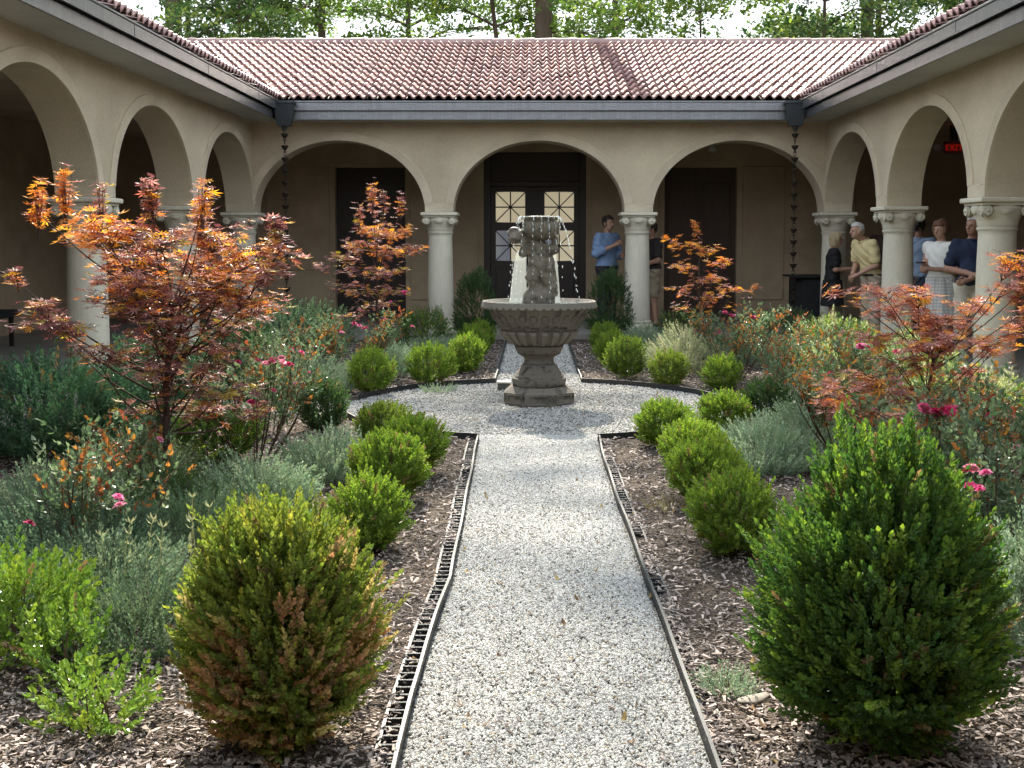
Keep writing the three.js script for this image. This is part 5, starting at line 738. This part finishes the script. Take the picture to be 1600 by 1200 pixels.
// Japanese maples: limbs to each cloud of leaves
function mapleLeaf(size, seed) {
  const R = rng(seed), pos = [], angs = [-2.2, -1.42, -0.72, 0, 0.72, 1.42, 2.2], lens = [0.42, 0.72, 0.94, 1, 0.94, 0.72, 0.42];
  angs.forEach((a, i) => { const L = lens[i] * size * (0.92 + R() * 0.16), w = 0.2, z = (t) => -0.22 * size * t * t, pt = (t, o) => [Math.sin(a + o) * L * t, Math.cos(a + o) * L * t, z(t * lens[i]) + (o ? 0.03 * size : 0)]; pos.push(0, 0, 0, ...pt(0.5, w), ...pt(0.5, 0), 0, 0, 0, ...pt(0.5, 0), ...pt(0.5, -w), ...pt(0.5, w), ...pt(1, 0), ...pt(0.5, 0), ...pt(0.5, 0), ...pt(1, 0), ...pt(0.5, -w)); });
  const g = new THREE.BufferGeometry(); g.setAttribute('position', new THREE.Float32BufferAttribute(pos, 3)); g.computeVertexNormals(); return g;
}
const mapleGeos = [0, 1, 2].map((s) => mapleLeaf(0.066, s + 70));
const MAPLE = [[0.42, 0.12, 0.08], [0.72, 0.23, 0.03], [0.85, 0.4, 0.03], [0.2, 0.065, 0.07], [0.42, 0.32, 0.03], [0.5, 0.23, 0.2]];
const mapleMats = MAPLE.map((c) => phy({ color: lin(...c), transmission: 0.56, thickness: 0, roughness: 1, specularIntensity: 0.4, clearcoat: 0.45, clearcoatRoughness: 0.34, ior: 1.4 }));
function maple(label, x, d, trunkTop, clouds, o = {}) {
  const R = rng(seedN++), g = thing('japanese_maple', label, 'tree', P(x, 0, d), 0, 'japanese maples'), top = px(...trunkTop, d).sub(g.position); top.z = 0;
  const tr = o.r || 0.022, tpts = smooth([V(0, -0.05, 0), V(0.015, top.y * 0.35, 0.02), V(top.x * 0.5 - 0.01, top.y * 0.65, -0.01), top], 10);
  mesh('trunk', tube(tpts, tpts.map((_, i) => tr * (1 - 0.05 * i)), 9), M.mapleBark, g);
  const limbs = [], leaves = [], size = o.leaf || 1;
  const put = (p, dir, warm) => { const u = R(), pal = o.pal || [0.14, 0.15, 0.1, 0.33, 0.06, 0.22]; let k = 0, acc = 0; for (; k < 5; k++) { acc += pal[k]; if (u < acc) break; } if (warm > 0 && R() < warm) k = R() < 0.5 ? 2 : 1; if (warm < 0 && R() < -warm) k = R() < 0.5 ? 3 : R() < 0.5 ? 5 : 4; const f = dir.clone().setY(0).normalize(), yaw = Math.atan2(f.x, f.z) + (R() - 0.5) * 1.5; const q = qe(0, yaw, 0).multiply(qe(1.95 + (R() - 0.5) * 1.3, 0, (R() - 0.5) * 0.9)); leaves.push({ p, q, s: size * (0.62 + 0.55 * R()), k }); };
  for (const [cx, cy, rx, ry, n0, warm = 0, dz] of clouds) { const n = Math.round(n0 * (o.more || 2.7));
    const sc = d / F, c = px(cx, cy, d).sub(g.position); c.z = dz !== undefined ? dz : (R() - 0.5) * (o.deep || 0.9) * (1 - 0.4 * Math.min(1, Math.abs(c.x - top.x)));
    const t0 = Math.min(1, Math.max(0.25, (c.y - 0.35) / Math.max(0.3, top.y) - 0.25 * R())), s0 = tpts[Math.min(10, Math.round(t0 * 10))], mid = s0.clone().lerp(c, 0.5).add(V((R() - 0.5) * 0.08, (c.y > s0.y ? -0.04 : 0.06) + (R() - 0.5) * 0.05, (R() - 0.5) * 0.1)), lp = smooth([s0, mid, c], 8);
    limbs.push(tube(lp, lp.map((_, i) => tr * 0.3 * (1 - 0.085 * i)), 5));
    for (let i = 4; i <= 8; i++) for (let k = 0; k < 2; k++) put(lp[i].clone().add(V((R() - 0.5) * 0.1, (R() - 0.5) * 0.07, (R() - 0.5) * 0.1)), lp[8].clone().sub(lp[4]).add(V((R() - 0.5) * 0.2, 0, (R() - 0.5) * 0.2)), warm * 0.5);
    const shoot = ry > rx * 1.4, m = Math.max(2, Math.round(n / 7));
    for (let i = 0; i < m; i++) {
      const a = R() * 6.28, rr = 0.55 + 0.45 * R(), e = shoot ? c.clone().add(V((R() - 0.5) * rx * sc, ry * sc * (0.5 + R() * 0.6), (R() - 0.5) * rx * sc)) : c.clone().add(V(Math.cos(a) * rx * sc * rr, (R() * 1.3 - 0.55) * ry * sc, Math.sin(a) * rx * sc * rr * (o.dep || 1))), st = shoot ? c.clone().add(V((R() - 0.5) * 0.02, -ry * sc * 0.6, 0)) : c.clone().lerp(lp[5], R() * 0.6);
      limbs.push(tube([st, st.clone().lerp(e, 0.5).add(V(0, 0.012, 0)), e], [0.0032, 0.0022, 0.001], 4));
      const per = Math.max(3, Math.round(n / m)); for (let k = 0; k < per; k++) { const t = 0.3 + 0.75 * (k + R() * 0.6) / per; const dir = e.clone().sub(st); if (shoot) dir.set(R() - 0.5, 0, R() - 0.5); put(st.clone().lerp(e, t).add(V((R() - 0.5) * 0.07 * size, (R() - 0.5) * 0.05, (R() - 0.5) * 0.07 * size)), dir.add(V((R() - 0.5) * 0.1, 0, (R() - 0.5) * 0.1)), warm); }
    }
  }
  mesh('branch', merge(limbs), M.mapleBark, g);
  leaves.forEach((l, i) => { l.i = i; }); const order = leaves.slice().sort((a, b) => b.p.z - a.p.z), single = new Set(order.filter((_, i) => i % 1 === 0).slice(0, 300));
  const rest = leaves.filter((l) => !single.has(l));
  for (const l of single) { const m = mesh('leaf', mapleGeos[l.i % 3], mapleMats[l.k], g); m.position.copy(l.p); m.quaternion.copy(l.q); m.scale.setScalar(l.s); }
  const im = new THREE.InstancedMesh(mapleGeos[0], LM.maple, rest.length); im.name = 'foliage'; im.userData.kind = 'stuff'; im.castShadow = im.receiveShadow = true; const col = new THREE.Color();
  rest.forEach((l, i) => { im.setMatrixAt(i, mat4(l.p, l.q, V(l.s, l.s, l.s))); col.setRGB(...MAPLE[l.k]); im.setColorAt(i, col); }); if (rest.length) g.add(im);
  return g;
}
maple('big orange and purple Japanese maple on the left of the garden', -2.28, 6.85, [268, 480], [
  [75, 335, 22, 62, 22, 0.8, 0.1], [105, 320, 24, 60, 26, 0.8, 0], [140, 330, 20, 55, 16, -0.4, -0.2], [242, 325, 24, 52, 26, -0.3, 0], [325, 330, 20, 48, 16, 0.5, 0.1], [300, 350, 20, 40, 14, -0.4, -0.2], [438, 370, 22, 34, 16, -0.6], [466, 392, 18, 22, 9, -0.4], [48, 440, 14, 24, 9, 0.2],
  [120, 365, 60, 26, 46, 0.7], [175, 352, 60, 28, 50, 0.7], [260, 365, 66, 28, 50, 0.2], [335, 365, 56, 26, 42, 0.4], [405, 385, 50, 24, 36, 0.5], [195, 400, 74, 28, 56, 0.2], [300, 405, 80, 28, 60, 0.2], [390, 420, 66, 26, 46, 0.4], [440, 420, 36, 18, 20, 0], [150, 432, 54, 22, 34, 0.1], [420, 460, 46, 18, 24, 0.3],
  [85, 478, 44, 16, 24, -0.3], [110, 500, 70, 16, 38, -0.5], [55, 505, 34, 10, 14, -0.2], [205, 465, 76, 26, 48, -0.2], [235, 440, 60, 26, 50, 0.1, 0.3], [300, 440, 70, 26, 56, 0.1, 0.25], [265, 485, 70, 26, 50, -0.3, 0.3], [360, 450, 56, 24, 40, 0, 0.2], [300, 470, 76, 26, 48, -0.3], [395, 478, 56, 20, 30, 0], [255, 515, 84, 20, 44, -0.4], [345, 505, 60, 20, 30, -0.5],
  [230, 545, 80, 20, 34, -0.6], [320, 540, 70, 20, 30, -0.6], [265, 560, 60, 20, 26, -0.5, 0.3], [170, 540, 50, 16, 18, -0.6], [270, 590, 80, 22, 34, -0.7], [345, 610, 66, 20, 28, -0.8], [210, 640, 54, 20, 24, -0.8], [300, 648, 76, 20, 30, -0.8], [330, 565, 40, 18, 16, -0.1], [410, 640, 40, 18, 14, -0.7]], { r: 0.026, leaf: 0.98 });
maple('orange-red Japanese maple before the left back column', -1.87, 13.3, [590, 420], [
  [583, 318, 12, 36, 20, 0.2, 0], [605, 330, 12, 30, 16, -0.2], [622, 325, 10, 28, 12, -0.2], [562, 345, 12, 30, 12, 0.3], [575, 355, 34, 14, 34, 0.6], [612, 362, 36, 14, 36, 0.6], [560, 382, 40, 14, 34, 0.1], [605, 392, 44, 14, 42, 0.4], [643, 385, 22, 10, 16, 0], [525, 402, 32, 12, 24, -0.5], [515, 414, 20, 6, 10, -0.5], [570, 420, 46, 13, 34, -0.5], [615, 422, 36, 12, 26, -0.2], [560, 448, 48, 12, 28, -0.7], [608, 452, 40, 12, 24, -0.6], [585, 475, 50, 12, 24, -0.8], [545, 492, 30, 10, 12, -0.5]], { r: 0.024, leaf: 1.0, deep: 0.7 });
maple('slender coral-red Japanese maple before the right back arch', 2.0, 13.2, [1092, 420], [
  [1087, 362, 10, 22, 12, 0.8, 0], [1045, 378, 14, 12, 10, 0.8], [1067, 382, 26, 12, 20, 0.7], [1105, 388, 30, 12, 22, 0.8], [1132, 405, 30, 10, 16, 0.6], [1078, 415, 34, 12, 22, 0.6], [1112, 432, 36, 12, 24, 0.5], [1150, 452, 34, 9, 16, 0.4], [1180, 447, 14, 6, 6, 0.4], [1062, 450, 26, 10, 14, 0.5], [1108, 462, 40, 10, 20, 0.2], [1080, 478, 30, 10, 12, 0]], { r: 0.018, leaf: 1.0, deep: 0.6, more: 1.9, pal: [0.3, 0.22, 0.18, 0.02, 0.0, 0.28] });
maple('pink-orange Japanese maple on the right in front of the guests', 2.55, 7.2, [1462, 560], [
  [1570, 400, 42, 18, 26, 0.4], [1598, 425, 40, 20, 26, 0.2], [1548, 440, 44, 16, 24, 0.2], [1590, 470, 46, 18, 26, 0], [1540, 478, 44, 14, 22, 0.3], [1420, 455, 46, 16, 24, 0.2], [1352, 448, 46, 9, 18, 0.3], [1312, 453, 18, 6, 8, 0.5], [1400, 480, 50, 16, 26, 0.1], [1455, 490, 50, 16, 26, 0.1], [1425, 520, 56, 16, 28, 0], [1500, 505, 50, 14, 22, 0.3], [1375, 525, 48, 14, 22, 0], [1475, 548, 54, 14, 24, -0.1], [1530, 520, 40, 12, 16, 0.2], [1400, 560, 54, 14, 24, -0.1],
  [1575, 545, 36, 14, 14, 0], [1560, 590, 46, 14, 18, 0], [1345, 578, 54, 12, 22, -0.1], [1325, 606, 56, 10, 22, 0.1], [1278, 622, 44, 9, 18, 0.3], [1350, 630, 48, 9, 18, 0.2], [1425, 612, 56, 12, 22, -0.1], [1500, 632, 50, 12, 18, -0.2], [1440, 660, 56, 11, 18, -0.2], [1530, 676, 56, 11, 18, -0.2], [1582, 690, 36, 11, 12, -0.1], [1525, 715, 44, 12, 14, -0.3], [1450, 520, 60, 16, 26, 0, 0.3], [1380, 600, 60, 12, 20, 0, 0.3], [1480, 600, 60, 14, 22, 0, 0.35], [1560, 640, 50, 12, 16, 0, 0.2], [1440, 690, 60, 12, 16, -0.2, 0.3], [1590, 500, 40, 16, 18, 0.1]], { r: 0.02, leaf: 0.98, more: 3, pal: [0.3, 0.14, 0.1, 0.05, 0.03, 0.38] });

{ // fallen leaves on mulch and gravel
  const R = rng(77), N = 300, im = new THREE.InstancedMesh(leaf(0.024, 0.014, 0.3, 0.5, 3), LM.soft, N), c = new THREE.Color(); im.name = 'fallen_leaves'; tag(im, 'scattered dry fallen leaves on the mulch and gravel', 'fallen leaves', null, 'stuff'); im.castShadow = im.receiveShadow = true;
  for (let i = 0; i < N; i++) { const d = 2.9 + 9 * R() * R(), x = CX + (R() - 0.5) * (1.6 + d * 0.8); im.setMatrixAt(i, mat4(P(x, isGravel(x, d) ? 0.012 : 0.04, d), qe(1.45 + (R() - 0.5) * 0.6, R() * 6.3, (R() - 0.5) * 0.5), V(1, 1, 1).multiplyScalar(0.6 + R() * 0.8))); const k = 0.6 + 0.6 * R(); R() < 0.7 ? c.setRGB(0.28 * k, 0.18 * k, 0.1 * k) : c.setRGB(0.42 * k, 0.3 * k, 0.12 * k); im.setColorAt(i, c); }
  scene.add(im);
  const w = thing('bark_piece', 'flat pale piece of bark on the mulch left of the big dark shrub', 'bark', P((1185 - VX) * 3.6 / F, 0.035, 3.6)); mesh('piece', (() => { const g = new THREE.IcosahedronGeometry(1, 3), p = g.attributes.position; for (let i = 0; i < p.count; i++) { const v = V(p.getX(i), p.getY(i), p.getZ(i)), k = 0.75 + 0.5 * fbm(v.x * 2 + 5, v.z * 2 + v.y + 9, 0, 3); p.setXYZ(i, v.x * 0.055 * k, v.y * 0.009 * k + 0.01 * v.x * v.x, v.z * 0.026 * k); } g.computeVertexNormals(); return boxUV(g); })(), std({ color: lin(0.34, 0.29, 0.24), map: rep(streak, 4), roughness: 0.9 }), w); w.rotation.set(0.1, 0.3, 0.06);
}

// ------------------------------------------------------------------ woodland trees beyond the roof
const leafClump = [0, 1, 2].map((s) => { const R = rng(90 + s), l = [], lf = leaf(0.12, 0.078, 0.2, 0.25, 3); for (let i = 0; i < 9; i++) l.push(place(lf, V((R() - 0.5) * 0.34, (R() - 0.5) * 0.2, (R() - 0.5) * 0.34), qe(1.2 + (R() - 0.5) * 1.2, R() * 6.28, (R() - 0.5) * 0.8), 0.75 + R() * 0.6)); return merge(l); });
function tree(label, x, d, h, r, crownLow, crownR, n, o = {}) {
  const R = rng(seedN++), g = thing('woodland_tree', label, 'tree', P(x, -0.1, d), 0, 'tall trees behind the back roof'), lean = o.lean || 0, tp = smooth([V(0, -0.1, 0), V(lean * 0.3, h * 0.35, 0.1), V(lean * 0.6, h * 0.65, -0.1), V(lean, h * 0.95, 0)], 14);
  mesh('trunk', (() => { const t = tube(tp, tp.map((_, i) => r * (1 - 0.06 * i)), 12), uv = new Float32Array(t.attributes.position.count * 2); for (let i = 0; i < uv.length / 2; i++) { uv[i * 2] = (i % 12) / 12; uv[i * 2 + 1] = t.attributes.position.getY(i) * 0.3; } t.setAttribute('uv', new THREE.BufferAttribute(uv, 2)); return t; })(), M.bark, g);
  const limbs = [], ends = []; const nl = o.limbs || 16;
  for (let i = 0; i < nl; i++) { const t = crownLow / h + (1 - crownLow / h) * (i + R() * 0.7) / nl, s = tp[Math.min(14, Math.round(t * 14 / 0.95))] || tp[14], a = i * 2.4 + R(), L = crownR * (0.55 + 0.5 * R()) * (1.05 - 0.5 * Math.pow((t - 0.3) / 0.7, 2)), e = s.clone().add(V(Math.cos(a) * L, L * (0.05 + 0.35 * R()) - 0.3, Math.sin(a) * L)).add(V(o.bias || 0, 0, 0)), lp = smooth([s, s.clone().lerp(e, 0.5).add(V(0, 0.3, 0)), e], 7); limbs.push(tube(lp, lp.map((_, k) => r * 0.3 * (1 - 0.12 * k)), 5)); for (let k = 2; k <= 7; k++) { ends.push([lp[k], 0.45 + 0.11 * k]); if (k > 2) for (const sg of [-1, 1]) { const b = lp[k].clone().add(V(Math.cos(a + sg * 1.1) * L * 0.28, (R() - 0.45) * 0.7, Math.sin(a + sg * 1.1) * L * 0.28)); limbs.push(tube([lp[k - 1], lp[k].clone().lerp(b, 0.5), b], [r * 0.1, r * 0.07, r * 0.03], 4)); ends.push([b, 0.7]); } } }
  mesh('limb', merge(limbs), M.bark, g);
  const col = o.col || [0.13, 0.24, 0.04], col2 = o.col2 || [0.32, 0.4, 0.06];
  foliage(g, leafClump, LM.tree, n, R, () => { const [c, s] = ends[Math.floor(R() * ends.length)], v = rndDir(R), k = Math.pow(R(), 0.5) * s * (o.spread || 1); return { p: c.clone().add(V(v.x * k, v.y * k * 0.62, v.z * k)), dir: V((R() - 0.5) * 0.7, 1, (R() - 0.5) * 0.7), s: (o.size || 1) * (0.65 + 0.6 * R()), c: jit(mixc(col, col2, R() * R()), R, 0.25) }; }, 'crown');
  return g;
}
const tx = (x, d) => (x - VX) * d / F;
tree('slim tree trunk with thin light crown behind the left part of the roof', tx(507, 30), 30, 13, 0.19, 5.5, 3.6, 2300, { col2: [0.26, 0.32, 0.05] });
tree('thick forked trunk rising behind the middle of the roof', tx(840, 29), 29, 24.5, 0.3, 15.5, 6.0, 150, { lean: 0.6, limbs: 20, spread: 1.5, size: 1.6, bias: -3.4 });
tree('leaning second stem just left of the thick middle trunk', tx(815, 29.6), 29.6, 11.5, 0.13, 6.5, 3.4, 1800, { lean: -1.2 });
tree('tall dark trunk behind the right end of the roof', tx(1346, 31), 31, 24.5, 0.22, 15.5, 6.0, 150, { limbs: 20, spread: 1.5, size: 1.6, bias: 2.5 });
tree('slim trunk just right of the tall dark trunk', tx(1366, 34), 34, 14, 0.18, 6, 4.2, 3200, { col: [0.05, 0.12, 0.035] });
tree('thin young tree right of the thick middle trunk', tx(1092, 28), 28, 10.5, 0.06, 5.2, 2.6, 1200);
tree('airy tree with overhanging branches beyond the left roof corner', tx(300, 33), 33, 13, 0.16, 6.6, 4.2, 1300, { col: [0.06, 0.14, 0.05] });
tree('leafy tree far behind the left half of the roof', tx(640, 38), 38, 14, 0.2, 5.5, 4.6, 1900, { col2: [0.24, 0.3, 0.06] });
tree('leafy tree far behind the right half of the roof', tx(960, 36), 36, 14, 0.2, 5.4, 4.0, 2300, { col: [0.08, 0.16, 0.03] });
tree('slim dark tree left of the tall dark trunk at the right', tx(1283, 30), 30, 11.5, 0.1, 5.8, 2.4, 1200, { col: [0.05, 0.12, 0.04] });
tree('dense tree at the right above the right roof', tx(1480, 36), 36, 14, 0.2, 4.5, 4.6, 3800, { col: [0.04, 0.11, 0.03], col2: [0.12, 0.2, 0.04] });
tree('low bushy tree peeping over the left end of the ridge', tx(380, 27), 27, 8.2, 0.09, 5.0, 2.2, 800, { col: [0.06, 0.14, 0.04] });
tree('tall tree beyond the left wing with a high spreading crown', -9.5, 30, 24.5, 0.28, 15.5, 6.0, 150, { limbs: 20, spread: 1.5, size: 1.6 });
renderer.render(scene, camera);
